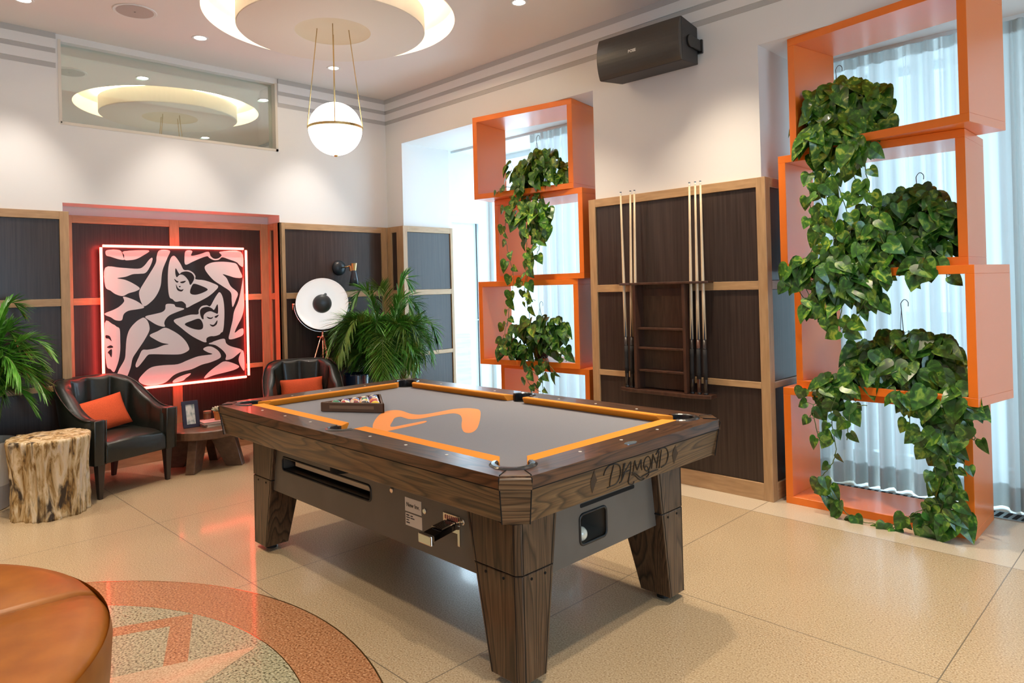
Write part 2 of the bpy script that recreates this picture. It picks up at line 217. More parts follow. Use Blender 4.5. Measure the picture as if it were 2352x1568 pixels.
STROKES = [[[1.1643,-0.1584,0.7344],[1.1608,-0.1619,0.7164],[1.1573,-0.1655,0.6985],[1.1534,-0.1671,0.6783],[1.1493,-0.1656,0.6573]],[[1.1589,-0.2112,0.7065],[1.1606,-0.2102,0.7155],[1.1623,-0.2061,0.7238],[1.164,-0.1964,0.7329],[1.1652,-0.1801,0.7388],[1.165,-0.1561,0.7376],[1.1639,-0.1339,0.7322],[1.1616,-0.1176,0.7204],[1.1575,-0.1084,0.6996],[1.1535,-0.11,0.679],[1.1506,-0.1189,0.6639],[1.1492,-0.1325,0.6565],[1.1489,-0.1562,0.6552],[1.1487,-0.1797,0.654]],[[1.163,-0.0962,0.7274],[1.1562,-0.0946,0.6929],[1.1492,-0.0959,0.6569]],[[1.163,-0.0869,0.7275],[1.1598,-0.091,0.7112],[1.1562,-0.0946,0.6929]],[[1.149,-0.108,0.6557],[1.1503,-0.094,0.6622],[1.1551,-0.084,0.6868],[1.159,-0.0698,0.7068],[1.1627,-0.0505,0.7259]],[[1.1626,-0.0488,0.7256],[1.1576,-0.0462,0.7],[1.1535,-0.0461,0.6787],[1.1495,-0.0494,0.6582],[1.1468,-0.0478,0.6443],[1.1449,-0.0361,0.6349],[1.1443,-0.0178,0.6317],[1.1461,-0.0102,0.6408]],[[1.156,-0.0881,0.6915],[1.156,-0.0664,0.6917],[1.1563,-0.051,0.6933]],[[1.1542,-0.0262,0.6823],[1.1587,-0.0268,0.7057],[1.1624,-0.0247,0.7246]],[[1.1624,-0.0247,0.7246],[1.1582,-0.0133,0.7029],[1.1543,-0.0005,0.6827]],[[1.1543,-0.0005,0.6827],[1.1581,0.0079,0.7025],[1.1616,0.0151,0.7206]],[[1.1615,0.0186,0.7199],[1.1568,0.0226,0.6956],[1.1529,0.0322,0.6759]],[[1.1625,0.0621,0.7252],[1.1616,0.0466,0.7203],[1.1588,0.04,0.7059],[1.1552,0.0427,0.6876],[1.1519,0.0567,0.6708],[1.1507,0.0734,0.6643],[1.1524,0.0849,0.6729],[1.1558,0.0874,0.6904],[1.16,0.0788,0.712],[1.1625,0.0621,0.7252]],[[1.1518,-0.033,0.6701],[1.1513,-0.0164,0.6676],[1.1488,0.0028,0.6546],[1.146,0.0224,0.6405],[1.1449,0.0403,0.6346],[1.1452,0.0566,0.636]],[[1.1533,-0.0315,0.6776],[1.1519,-0.0074,0.6705],[1.1485,0.0195,0.653],[1.1464,0.0418,0.6422],[1.1456,0.0594,0.6384]],[[1.1535,0.0465,0.6789],[1.155,0.058,0.6864],[1.1528,0.0742,0.6751],[1.1497,0.0831,0.6593],[1.1471,0.0813,0.6457],[1.146,0.069,0.6403]],[[1.1477,0.0369,0.6492],[1.1485,0.066,0.6529],[1.1489,0.1028,0.6551],[1.1486,0.1483,0.6537]],[[1.1514,0.0997,0.6679],[1.157,0.0962,0.6966],[1.1629,0.0939,0.727]],[[1.1629,0.0939,0.727],[1.1583,0.1116,0.7036],[1.1536,0.1314,0.6795]],[[1.1503,0.1356,0.6624],[1.1555,0.1343,0.689],[1.1637,0.136,0.731]],[[1.1617,0.1142,0.7211],[1.163,0.123,0.7275],[1.1637,0.136,0.731]],[[1.1496,0.1541,0.6586],[1.1568,0.1519,0.6957],[1.1641,0.1513,0.7332]],[[1.163,0.1212,0.7278],[1.165,0.1308,0.7381],[1.1656,0.1476,0.741],[1.1652,0.1692,0.739],[1.1633,0.1896,0.7291],[1.1587,0.2065,0.7055],[1.1539,0.2055,0.681],[1.1507,0.1953,0.6645],[1.1494,0.1684,0.6577]]]
LOZ = [[[1.1652,-0.2706,0.7391],[1.1601,-0.2582,0.7129],[1.1572,-0.2472,0.6977],[1.155,-0.2542,0.6865],[1.1484,-0.2651,0.6524],[1.1532,-0.2776,0.6772],[1.1563,-0.2845,0.6933],[1.1584,-0.2844,0.7041]],[[1.1644,0.253,0.7349],[1.1602,0.2651,0.713],[1.1567,0.2821,0.6952],[1.1537,0.2737,0.68],[1.1485,0.2622,0.6531],[1.1531,0.2486,0.6766],[1.1567,0.2383,0.6952],[1.1587,0.2385,0.7055]]]
PLANTS = {"T2top":{"pot":[4.461,0.22,2.179],"vines":[[[4.505,0.06,2.166],[4.488,-0.074,2.0],[4.45,-0.078,1.902],[4.509,-0.082,1.743],[4.53,-0.086,1.589],[4.503,-0.09,1.439],[4.439,-0.094,1.288],[4.486,-0.098,1.149]],[[4.555,0.06,2.158],[4.644,-0.074,1.979],[4.699,-0.078,1.848],[4.741,-0.082,1.673],[4.693,-0.086,1.506],[4.792,-0.09,1.381]],[[4.652,0.06,2.193],[4.704,-0.074,2.069],[4.72,-0.078,1.919],[4.744,-0.082,1.77],[4.775,-0.086,1.622],[4.838,-0.09,1.499]],[[4.452,0.06,2.07],[4.57,-0.074,1.888],[4.603,-0.078,1.734],[4.541,-0.082,1.589],[4.598,-0.086,1.436],[4.571,-0.09,1.262],[4.556,-0.094,1.099],[4.63,-0.098,1.175]],[[4.375,0.06,2.081],[4.397,-0.074,1.882],[4.419,-0.078,1.699],[4.498,-0.082,1.82]],[[4.462,0.06,1.493],[4.397,-0.074,1.417],[4.307,-0.078,1.368],[4.369,-0.082,1.237],[4.433,-0.086,1.186]],[[4.424,0.06,1.968],[4.495,-0.074,1.795],[4.442,-0.078,1.646],[4.364,-0.082,1.496],[4.259,-0.086,1.435]]],"blobs":[[4.387,0.12,2.38,0.162,0.161,26],[4.506,0.15,2.441,0.203,0.119,40],[4.653,0.15,2.411,0.141,0.103,24],[4.428,0.0,2.197,0.129,0.117,26],[4.57,0.02,2.227,0.168,0.127,38],[4.688,0.1,2.268,0.111,0.076,14],[4.497,0.18,2.528,0.117,0.04,10],[4.636,-0.04,2.108,0.082,0.062,10]]},"T2mid":{"pot":[4.89,0.2,1.512],"vines":[[[4.905,0.06,1.497],[4.98,-0.074,1.422],[4.917,-0.078,1.366]],[[4.883,0.06,1.498],[5.041,-0.074,1.443],[5.091,-0.078,1.384]],[[4.773,0.06,1.504],[4.72,-0.074,1.383],[4.695,-0.078,1.261],[4.611,-0.082,1.1],[4.552,-0.086,1.074]],[[4.703,0.06,1.482],[4.629,-0.074,1.435],[4.485,-0.078,1.389],[4.36,-0.082,1.366],[4.409,-0.086,1.237],[4.47,-0.09,1.148]],[[4.75,0.06,1.505],[4.821,-0.074,1.428],[4.742,-0.078,1.333],[4.741,-0.082,1.237]],[[4.511,0.06,1.465],[4.436,-0.074,1.467],[4.309,-0.078,1.459],[4.244,-0.082,1.448],[4.283,-0.086,1.342]]],"blobs":[[4.66,0.14,1.69,0.141,0.115,26],[4.811,0.1,1.7,0.163,0.124,44],[4.959,0.12,1.713,0.16,0.121,44],[4.882,0.18,1.822,0.136,0.062,22],[5.019,0.12,1.588,0.105,0.108,26],[4.844,0.05,1.549,0.161,0.085,30],[4.684,-0.02,1.557,0.164,0.087,28],[4.48,-0.06,1.44,0.196,0.064,40],[4.575,-0.06,1.361,0.166,0.075,34],[4.474,-0.06,1.236,0.07,0.089,8],[4.735,-0.06,1.26,0.048,0.049,4],[4.972,-0.04,1.446,0.09,0.035,8]]},"T2low":{"pot":[4.787,0.22,0.756],"vines":[[[4.661,0.06,0.778],[4.515,-0.074,0.756],[4.366,-0.078,0.731],[4.341,-0.082,0.703]],[[4.565,0.06,0.757],[4.501,-0.074,0.679],[4.491,-0.078,0.527],[4.507,-0.082,0.378],[4.457,-0.086,0.269],[4.382,-0.09,0.206]],[[4.453,0.06,0.709],[4.387,-0.074,0.616],[4.41,-0.078,0.465],[4.423,-0.082,0.429]],[[4.374,0.06,0.173],[4.462,-0.074,0.166],[4.522,-0.078,0.077],[4.593,-0.082,0.018],[4.675,-0.086,0.013],[4.8,-0.09,0.029],[4.909,-0.094,0.113],[4.994,-0.098,0.178]],[[4.399,0.06,0.151],[4.436,-0.074,0.11]],[[4.415,0.06,0.705],[4.388,-0.074,0.642],[4.362,-0.078,0.562]],[[4.515,0.06,0.714],[4.608,-0.074,0.665],[4.679,-0.078,0.672]],[[4.526,0.06,0.664],[4.582,-0.074,0.587],[4.568,-0.078,0.461]],[[4.927,0.06,0.703],[4.968,-0.074,0.585],[4.997,-0.078,0.451],[5.014,-0.082,0.316],[5.042,-0.086,0.208],[5.011,-0.09,0.111],[4.928,-0.094,0.036]],[[4.99,0.06,0.709],[5.04,-0.074,0.594],[5.067,-0.078,0.461],[5.094,-0.082,0.331],[5.091,-0.086,0.195],[5.132,-0.09,0.249]],[[5.051,0.06,0.668],[5.158,-0.074,0.631],[5.194,-0.078,0.547],[5.148,-0.082,0.564]],[[4.884,0.06,0.699],[4.896,-0.074,0.623],[4.905,-0.078,0.507]],[[4.964,0.06,0.492],[5.115,-0.074,0.445],[5.161,-0.078,0.364]],[[5.004,0.06,0.45],[5.11,-0.074,0.264],[5.149,-0.078,0.25]],[[4.932,0.06,0.08],[4.882,-0.074,0.079],[4.795,-0.078,0.001]]],"blobs":[[4.622,0.12,0.921,0.113,0.09,20],[4.745,0.1,0.93,0.138,0.1,30],[4.876,0.12,0.984,0.135,0.086,34],[4.987,0.1,0.943,0.119,0.096,30],[5.05,0.08,0.83,0.065,0.071,12],[4.893,0.04,0.847,0.212,0.06,34],[4.765,0.2,1.023,0.14,0.03,12],[4.636,0.03,0.817,0.125,0.063,16],[4.496,-0.02,0.761,0.113,0.038,12],[4.994,-0.04,0.723,0.128,0.058,24],[5.118,-0.06,0.715,0.087,0.091,18],[4.869,-0.04,0.734,0.079,0.029,8],[5.064,-0.06,0.115,0.075,0.057,10],[5.037,-0.05,0.314,0.051,0.058,6],[5.052,-0.05,0.523,0.056,0.057,6]]},"T1top":{"pot":[1.964,0.2,2.288],"vines":[[[1.913,0.06,2.244],[1.886,-0.124,2.232],[1.782,-0.128,2.189]],[[1.861,0.06,2.251],[1.905,-0.124,2.046],[1.875,-0.128,1.828],[1.924,-0.132,1.641],[1.973,-0.136,1.457],[1.918,-0.14,1.239],[1.889,-0.144,1.056]],[[1.963,0.06,2.201],[2.105,-0.124,1.955],[2.126,-0.128,1.739],[2.122,-0.132,1.524],[2.095,-0.136,1.346],[2.142,-0.14,1.186],[2.164,-0.144,1.027]],[[2.114,0.06,2.183],[2.298,-0.124,1.938],[2.271,-0.128,1.73],[2.223,-0.132,1.627],[2.151,-0.136,1.559]],[[2.04,0.06,2.192],[2.178,-0.124,1.948],[2.199,-0.128,1.734],[2.119,-0.132,1.453],[2.093,-0.136,1.311],[2.218,-0.14,1.274]],[[1.685,0.06,1.078],[1.812,-0.124,0.942],[1.787,-0.128,0.867]]],"blobs":[[1.905,0.02,2.373,0.144,0.093,16],[2.084,0.02,2.385,0.141,0.11,24],[2.188,0.07,2.43,0.14,0.091,22],[2.304,0.07,2.324,0.098,0.089,14],[2.203,0.02,2.278,0.158,0.072,18],[2.05,-0.03,2.22,0.161,0.066,14],[1.999,-0.09,2.003,0.112,0.102,12],[2.243,-0.09,1.944,0.086,0.159,16],[2.095,-0.09,1.886,0.087,0.108,10],[2.07,0.12,2.49,0.122,0.044,8]]},"T1low":{"pot":[1.951,0.2,0.75],"vines":[[[2.018,0.06,0.862],[1.939,-0.124,0.855],[1.758,-0.128,0.791]],[[2.04,0.06,0.79],[2.11,-0.124,0.703],[2.11,-0.128,0.596],[2.232,-0.132,0.536]],[[2.09,0.06,0.792],[2.263,-0.124,0.678],[2.261,-0.128,0.52]],[[2.115,0.06,0.794],[2.372,-0.124,0.72],[2.442,-0.128,0.674]],[[1.862,0.06,0.818],[2.086,-0.124,0.737],[2.232,-0.128,0.641],[2.185,-0.132,0.567]],[[2.168,0.06,0.905],[2.512,-0.124,0.865],[2.514,-0.128,0.798]]],"blobs":[[1.854,0.02,0.971,0.144,0.075,14],[2.035,0.02,1.013,0.162,0.092,24],[2.181,0.05,1.033,0.139,0.101,24],[2.15,0.0,0.927,0.179,0.09,26],[2.323,0.05,1.019,0.098,0.071,12],[1.814,-0.05,0.862,0.123,0.075,14],[2.347,-0.01,0.883,0.097,0.063,9],[1.976,-0.03,0.868,0.121,0.066,8]]}}

# ------------------------------------------------------------------ floor
def floor_mat():
    m = mat('terrazzo', (.6,.5,.36), .32, coat=.22); N, L, b = nodes(m); b.inputs['Coat Roughness'].default_value = .09
    g = N.new('ShaderNodeNewGeometry'); sp = N.new('ShaderNodeSeparateXYZ'); L.new(g.outputs['Position'], sp.inputs[0])
    n = N.new('ShaderNodeTexNoise'); n.inputs['Scale'].default_value = 150; n.inputs['Detail'].default_value = 3; L.new(g.outputs['Position'], n.inputs['Vector'])
    r = ramp(N, [(.30,(.28,.175,.095)), (.43,(.47,.345,.205)), (.58,(.56,.43,.275)), (.72,(.70,.585,.42))]); L.new(n.outputs[0], r.inputs[0])
    n2 = N.new('ShaderNodeTexNoise'); n2.inputs['Scale'].default_value = 1.3; n2.inputs['Detail'].default_value = 3; L.new(g.outputs['Position'], n2.inputs['Vector'])
    r2_ = ramp(N, [(.35,(.93,.92,.9)), (.65,(1,1,1))]); L.new(n2.outputs[0], r2_.inputs[0])
    mx = N.new('ShaderNodeMix'); mx.data_type = 'RGBA'; mx.blend_type = 'MULTIPLY'; mx.inputs[0].default_value = 1
    L.new(r.outputs[0], mx.inputs[6]); L.new(r2_.outputs[0], mx.inputs[7])
    def line(sock, off, per, w):
        a = N.new('ShaderNodeMath'); a.operation = 'SUBTRACT'; a.inputs[1].default_value = off; L.new(sock, a.inputs[0])
        d = N.new('ShaderNodeMath'); d.operation = 'PINGPONG'; d.inputs[1].default_value = per/2; L.new(a.outputs[0], d.inputs[0])
        c = N.new('ShaderNodeMath'); c.operation = 'LESS_THAN'; c.inputs[1].default_value = w; L.new(d.outputs[0], c.inputs[0]); return c
    a = line(sp.outputs[0], 1.49, 1.292, .0022); c = line(sp.outputs[1], -.272, 1.265, .0022)
    mxx = N.new('ShaderNodeMath'); mxx.operation = 'MAXIMUM'; L.new(a.outputs[0], mxx.inputs[0]); L.new(c.outputs[0], mxx.inputs[1])
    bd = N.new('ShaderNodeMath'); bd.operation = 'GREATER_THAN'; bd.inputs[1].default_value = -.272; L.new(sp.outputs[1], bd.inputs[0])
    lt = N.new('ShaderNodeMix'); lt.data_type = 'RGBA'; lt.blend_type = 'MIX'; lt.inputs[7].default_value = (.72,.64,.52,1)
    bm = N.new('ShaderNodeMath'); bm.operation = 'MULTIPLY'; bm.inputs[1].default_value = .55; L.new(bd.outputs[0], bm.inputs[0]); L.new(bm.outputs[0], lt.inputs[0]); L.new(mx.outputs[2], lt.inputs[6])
    jm = N.new('ShaderNodeMix'); jm.data_type = 'RGBA'; jm.inputs[7].default_value = (.20,.16,.11,1)
    L.new(mxx.outputs[0], jm.inputs[0]); L.new(lt.outputs[2], jm.inputs[6]); L.new(jm.outputs[2], b.inputs['Base Color'])
    return m
fl = MB().box(-.3,-8,-.1,9.5,1.4,0).build('floor', floor_mat()); struct(fl)
def terr(name, stops, sc):
    m = noisemat(name, stops, (sc,sc,sc), .32, 4, coat=.15); nodes(m)[2].inputs['Coat Roughness'].default_value = .06; return m
pinkt = terr('pink_terrazzo', [(.34,(.20,.075,.03)), (.46,(.42,.19,.085)), (.6,(.53,.27,.135)), (.74,(.72,.48,.28))], 120)
greent = terr('green_terrazzo', [(.36,(.10,.09,.05)), (.47,(.36,.34,.22)), (.6,(.48,.46,.31)), (.72,(.62,.6,.44))], 110)
beiget = terr('beige_terrazzo', [(.34,(.42,.27,.15)), (.5,(.56,.42,.27)), (.7,(.68,.54,.37))], 140)
MC = (3.405, -4.365)
def ring2(r0, r1, z, n=128, c=MC):
    b = MB()
    vs = [(c[0]+r*math.cos(2*PI*j/n), c[1]+r*math.sin(2*PI*j/n), z) for r in (r0, r1) for j in range(n)]
    return b.add(vs, [(j,(j+1)%n,n+(j+1)%n,n+j) for j in range(n)])
ring2(1.345,1.602,.0006).build('medallion_ring', pinkt, fl)
ring2(1.598,1.604,.0009).build('brass_divider', brass, fl)
ring2(1.343,1.347,.0009).build('brass_divider', brass, fl)
ring2(.01,1.345,.0006).build('medallion_field', greent, fl)
def star(angs, r0, hw, rin, z, name, m, hollow=0):
    b = MB()
    for a in angs:
        d = Vector((math.cos(a), math.sin(a), 0)); s_ = Vector((-d.y, d.x, 0)); c = Vector((*MC, z))
        tip = c+d*r0; l = c+d*rin+s_*hw; r = c+d*rin-s_*hw
        if hollow:
            ti = c+d*(r0-hollow*3); li = c+d*rin+s_*(hw-hollow); ri = c+d*rin-s_*(hw-hollow)
            b.add([tip,l,li,ti], [(0,1,2,3)]); b.add([tip,ti,ri,r], [(0,1,2,3)])
        else: b.add([tip,l,c,r], [(0,1,2,3)])
    return b.build(name, m, fl)
m = MB(); oo = [(MC[0]+1.343*math.cos(R(112+90*k)), MC[1]+1.343*math.sin(R(112+90*k)), .001) for k in range(4)]; ii = [(MC[0]+(1.343-.12)*math.cos(R(112+90*k)), MC[1]+(1.343-.12)*math.sin(R(112+90*k)), .001) for k in range(4)]
m.add(oo+ii, [(k,(k+1)%4,4+(k+1)%4,4+k) for k in range(4)]); m.build('medallion_square', pinkt, fl)
star([R(91+90*k) for k in range(4)], 1.31, .31, .55, .0014, 'medallion_star', beiget)
# ------------------------------------------------------------------ walls and ceiling
H = 3.377
wl = MB()
wl.box(-.3,-8,0, 0,-2.945,H+.05).box(-.3,-1.21,0, 0,0,H+.05).box(-.3,-2.945,2.11, 0,-1.21,2.722).box(-.3,-2.945,3.328, 0,-1.21,H+.05).box(-.3,-2.945,0, -.24,-1.21,2.11)
struct(wl.build('wall_left', white))
wr = MB()
wr.box(-.3,0,0, .277,.62,H+.05).box(.277,0,2.885, 2.746,1.4,H+.05).box(2.746,0,0, 4.068,1.4,H+.05).box(4.068,0,2.885, 6.8,1.4,H+.05).box(6.8,0,0, 9.5,1.4,H+.05)
wr.box(.1,.62,2.2, .2,1.4,H+.05).box(.1,.62,0, .2,.66,2.2).box(.1,1.17,0, .2,1.4,2.2).box(.2,.62,2.885,.277,1.4,H+.05).box(-.3,.62,0,.1,.66,H)
struct(wr.build('wall_right', white))
rw = MB()
rw.box(9.4,-8,0, 9.5,-4.6,H+.05).box(9.4,-1.8,0, 9.5,.1,H+.05).box(9.4,-4.6,0, 9.5,-1.8,.35).box(9.4,-4.6,2.75, 9.5,-1.8,H+.05)
struct(rw.build('wall_rear', white))
struct(MB().box(-.3,-8.1,0, 9.5,-8,H+.05).build('wall_side', white))
PC = (1.585, -1.558)
# ceiling with the round cove opening
def ceil_ring():
    b = MB(); n = 96; x0, x1, y0, y1 = -.3, 9.5, -8, 1.4
    inn = []; out = []
    for j in range(n):
        a = 2*PI*j/n+PI/n; dx, dy = math.cos(a), math.sin(a)
        inn.append((PC[0]+.89*dx, PC[1]+.89*dy))
        t = min(((x1-PC[0])/dx if dx > 0 else (x0-PC[0])/dx), ((y1-PC[1])/dy if dy > 0 else (y0-PC[1])/dy))
        out.append((PC[0]+t*dx, PC[1]+t*dy))
    vs = [(x, y, H) for x, y in inn]+[(x, y, H) for x, y in out]+[(x0,y0,H),(x1,y0,H),(x1,y1,H),(x0,y1,H)]
    fs = []
    for j in range(n):
        k = (j+1) % n; p, q = out[j], out[k]; f = [j, n+j, n+k, k]
        for ci, cpt in enumerate([(x0,y0),(x1,y0),(x1,y1),(x0,y1)]):
            on = lambda P, c: (abs(P[0]-c[0]) < 1e-6 or abs(P[1]-c[1]) < 1e-6)
            if on(p, cpt) and on(q, cpt) and not (abs(p[0]-q[0]) < 1e-6 or abs(p[1]-q[1]) < 1e-6): f = [j, n+j, 2*n+ci, n+k, k]
        fs.append(tuple(f))
    b.add(vs, fs)
    # cove shaft and its lid
    b.add([(PC[0]+.89*math.cos(2*PI*j/n+PI/n), PC[1]+.89*math.sin(2*PI*j/n+PI/n), z) for z in (H, 3.52) for j in range(n)], [(j,(j+1)%n,n+(j+1)%n,n+j) for j in range(n)])
    b.add([(PC[0]+.89*math.cos(2*PI*j/n), PC[1]+.89*math.sin(2*PI*j/n), 3.52) for j in range(n)], [tuple(range(n))])
    return b
cl = ceil_ring().build('ceiling', ceilm); struct(cl)
dr = MB(); n = 96
dr.lathe([(.271,3.33),(.271,3.285),(.662,3.285),(.667,3.29),(.667,3.44),(.45,3.44)], n, (*PC,0), cap=False)
coved = dr.build('cove_drum', mat('cream_drum', (.78,.72,.63), .6), cl, smooth=False)
MB().lathe([(.2715,3.286),(.262,3.290),(.2,3.302),(.0005,3.312)], n, (*PC,0), cap=False).build('canopy_recess', mat('canopy_cream', (.72,.62,.44), .5), cl, smooth=True)
MB().lathe([(.63,3.442),(.66,3.442),(.66,3.458),(.63,3.458),(.63,3.442)], 96, (*PC,0), cap=False).build('light_strip', mat('cove_led', (1,.9,.7), emit=(1,.80,.52), es=38), cl)
# cornice: white fascias with grey bands between
def cornice(name, a, b, nrm):
    a = Vector((*a,0)); b = Vector((*b,0)); nv = Vector((*nrm,0))
    def strip(z0, z1, d):
        m = MB(); m.hexa([a+Vector((0,0,z0)), b+Vector((0,0,z0)), b+nv*d+Vector((0,0,z0)), a+nv*d+Vector((0,0,z0))], [a+Vector((0,0,z1)), b+Vector((0,0,z1)), b+nv*d+Vector((0,0,z1)), a+nv*d+Vector((0,0,z1))]); return m
    o = strip(3.262,3.334,.014).build(name, white); struct(o)
    strip(3.155,3.226,.010).build('fascia', white, o)
    for z0, z1, d in ((3.334,H,.018),(3.226,3.262,.006),(3.118,3.155,.004)): strip(z0,z1,d).build('grey_band', greyb, o)
cornice('trim_1', (0,-8), (0,-2.97), (1,0)); cornice('trim_2', (0,-1.2), (0,0), (1,0)); cornice('trim_3', (0,0), (9.5,0), (0,-1))
# transom glass and the room behind it
def glassmat(name, tint, gl, refl=(.86,.93,.9)):
    m = bpy.data.materials.new(name); m.use_nodes = True; N, L = m.node_tree.nodes, m.node_tree.links
    for q in list(N):
        if q.type == 'BSDF_PRINCIPLED': N.remove(q)
    t = N.new('ShaderNodeBsdfTransparent'); t.inputs[0].default_value = (*tint,1); g = N.new('ShaderNodeBsdfGlossy'); g.inputs['Roughness'].default_value = .0; g.inputs[0].default_value = (*refl,1)
    mx = N.new('ShaderNodeMixShader'); mx.inputs[0].default_value = gl
    L.new(t.outputs[0], mx.inputs[1]); L.new(g.outputs[0], mx.inputs[2]); L.new(mx.outputs[0], N['Material Output'].inputs[0]); return m
wt = MB().box(-.075,-2.945,2.722,-.065,-1.227,3.328).build('window_3', glassmat('transom_glass', (.80,.90,.87), .72)); struct(wt)
fr = MB().box(-.3,-1.227,2.70,0.004,-1.205,3.335).box(-.3,-2.945,2.70,0.004,-1.205,2.722).box(-.02,-2.955,2.71,.004,-2.935,3.34)
fr.build('window_frame', mat('cream_frame', (.74,.68,.58), .5), wt)
br = MB().box(-2.2,-3.8,2.0,-2.1,-.4,3.6).box(-2.2,-3.9,2.0,-.3,-3.8,3.6).box(-2.2,-.4,2.0,-.3,-.3,3.6).box(-2.2,-3.9,1.9,-.3,-.3,2.0).box(-2.2,-3.9,3.5,-.3,-.3,3.6)
struct(br.build('wall_beyond_transom', mat('grey_green_paint', (.42,.44,.41), .7)))
light('transom_room_fill', 'AREA', (-1.2,-2.1,3.49), 24, (1,.95,.88), shape='RECTANGLE', size=1.6, size_y=3.2)  # fill light added to brighten the room behind the transom glass
# ------------------------------------------------------------------ wall panelling
RZ = [(0,.108),(.705,.746),(1.332,1.387),(1.98,2.04)]
cnt = [3]
def wains(p0, d, nrm, L_, stiles, th=.04, rz=RZ):
    cnt[0] += 1
    p0 = Vector((*p0,0)); d = Vector((*d,0)); nv = Vector((*nrm,0))
    def bx(m, a, b, z0, z1, t0, t1):
        q = [p0+d*a+nv*t0, p0+d*b+nv*t0, p0+d*b+nv*t1, p0+d*a+nv*t1]
        m.hexa([v+Vector((0,0,z0)) for v in q], [v+Vector((0,0,z1)) for v in q]); return m
    fr = MB()
    for a, b in stiles: bx(fr, a, b, 0, rz[-1][1], 0, th)
    o = struct(fr.build('trim_%d' % cnt[0], tan, bevel=.0015, seg=1))
    st = sorted(stiles); rl_ = MB()
    for i in range(len(st)-1):
        for z0, z1 in rz: bx(rl_, st[i][1], st[i+1][0], z0, z1, 0, th-.0005)
    rl_.build('rail', tan_h, o, bevel=.0015, seg=1)
    for i in range(len(st)-1):
        for k in range(len(rz)-1):
            if st[i+1][0]-st[i][1] < .01: continue
            pm = MB(); bx(pm, st[i][1]+.003, st[i+1][0]-.003, rz[k][1]+.003, rz[k+1][0]-.003, 0, th-.012); pm.build('panel', panelm, o)
    return o
wains((0,-8), (0,1), (1,0), 5.086, [(0,.06),(1.0,1.06),(2.0,2.06),(3.0,3.06),(4.0,4.06),(5.025,5.086)])
MB()
wains((-.24,-2.945), (0,1), (1,0), 1.735, [(0,.105),(.831,.910),(1.643,1.735)])
wains((-.20,-1.21), (1,0), (0,-1), .24, [(0,.045),(.115,.24)], th=.02)
wains((0,-1.21), (0,1), (1,0), 1.17, [(-.02,.032),(1.10,1.17)])
wains((.04,0), (1,0), (0,-1), .277, [(0,.075),(.165,.277)])
wains((.277,-.0395), (0,1), (1,0), .66, [(0,.053),(.625,.66)], th=.041)
wains((2.706,0), (1,0), (0,-1), 1.403, [(0,.063),(1.342,1.403)])
wains((4.068,-.0395), (0,1), (1,0), 1.3, [(0,.067),(.62,.68),(1.24,1.3)], th=.041)
wains((2.746,1.26), (0,-1), (-1,0), 1.3, [(0,.06),(.62,.68),(1.24,1.2995)], th=.04)
# ------------------------------------------------------------------ glazing of the niches, garden door
frm = mat('white_aluminium', (.74,.84,.88), .35)
pane = glassmat('clear_glass', (.95,.99,1), .04, (1,1,1))
def window(name, x0, x1, y, bars, z0=0, z1=2.885):
    f = MB().box(x0,y,z0,x1,y+.08,z0+.1).box(x0,y,z1-.06,x1,y+.08,z1)
    for x in bars: f.box(x-.03,y,z0+.1,x+.03,y+.08,z1-.06)
    o = MB().box(x0,y+.035,z0+.1,x1,y+.045,z1-.06).build(name, pane); struct(o); f.build('window_frame', frm, o); return o
window('window_1', .2, 2.746, 1.28, [.23,1.05,1.9,2.716]); window('window_2', 4.068, 6.8, 1.28, [4.1,4.95,5.85,6.77])
wb = MB().box(9.44,-4.6,.35,9.45,-1.8,2.75).build('window_4', pane); struct(wb)
MB().box(9.41,-4.6,.35,9.48,-4.54,2.75).box(9.41,-1.86,.35,9.48,-1.8,2.75).box(9.41,-3.23,.35,9.48,-3.17,2.75).box(9.41,-4.6,.35,9.48,-1.8,.41).box(9.41,-4.6,2.69,9.48,-1.8,2.75).build('window_frame', frm, wb)
dm = MB().box(.12,.66,.02,.125,1.17,2.17).build('door_1', pane); struct(dm)
MB().box(.1,.66,2.12,.21,1.17,2.2).box(.1,.66,0,.21,.70,2.12).box(.1,1.10,0,.21,1.17,2.12).build('door_frame', frm, dm)
MB().box(.11,.70,.0,.17,.76,2.12).box(.11,1.03,.0,.17,1.09,2.12).box(.11,.76,.0,.17,1.03,.18).box(.11,.76,2.03,.17,1.03,2.12).build('door_leaf', frm, dm)
MB().box(.17,.70,1.02,.18,1.10,1.035).build('push_bar', frm, dm)
MB().box(.168,1.090,0,.172,1.099,2.12).build('gasket', blackr, dm)
struct(MB().box(-12,1.45,-.25,25,30,-.15).build('ground_outside', noisemat('pale_paving', [(.4,(.5,.5,.48)),(.6,(.62,.62,.6))], (2,2,2), .8)))
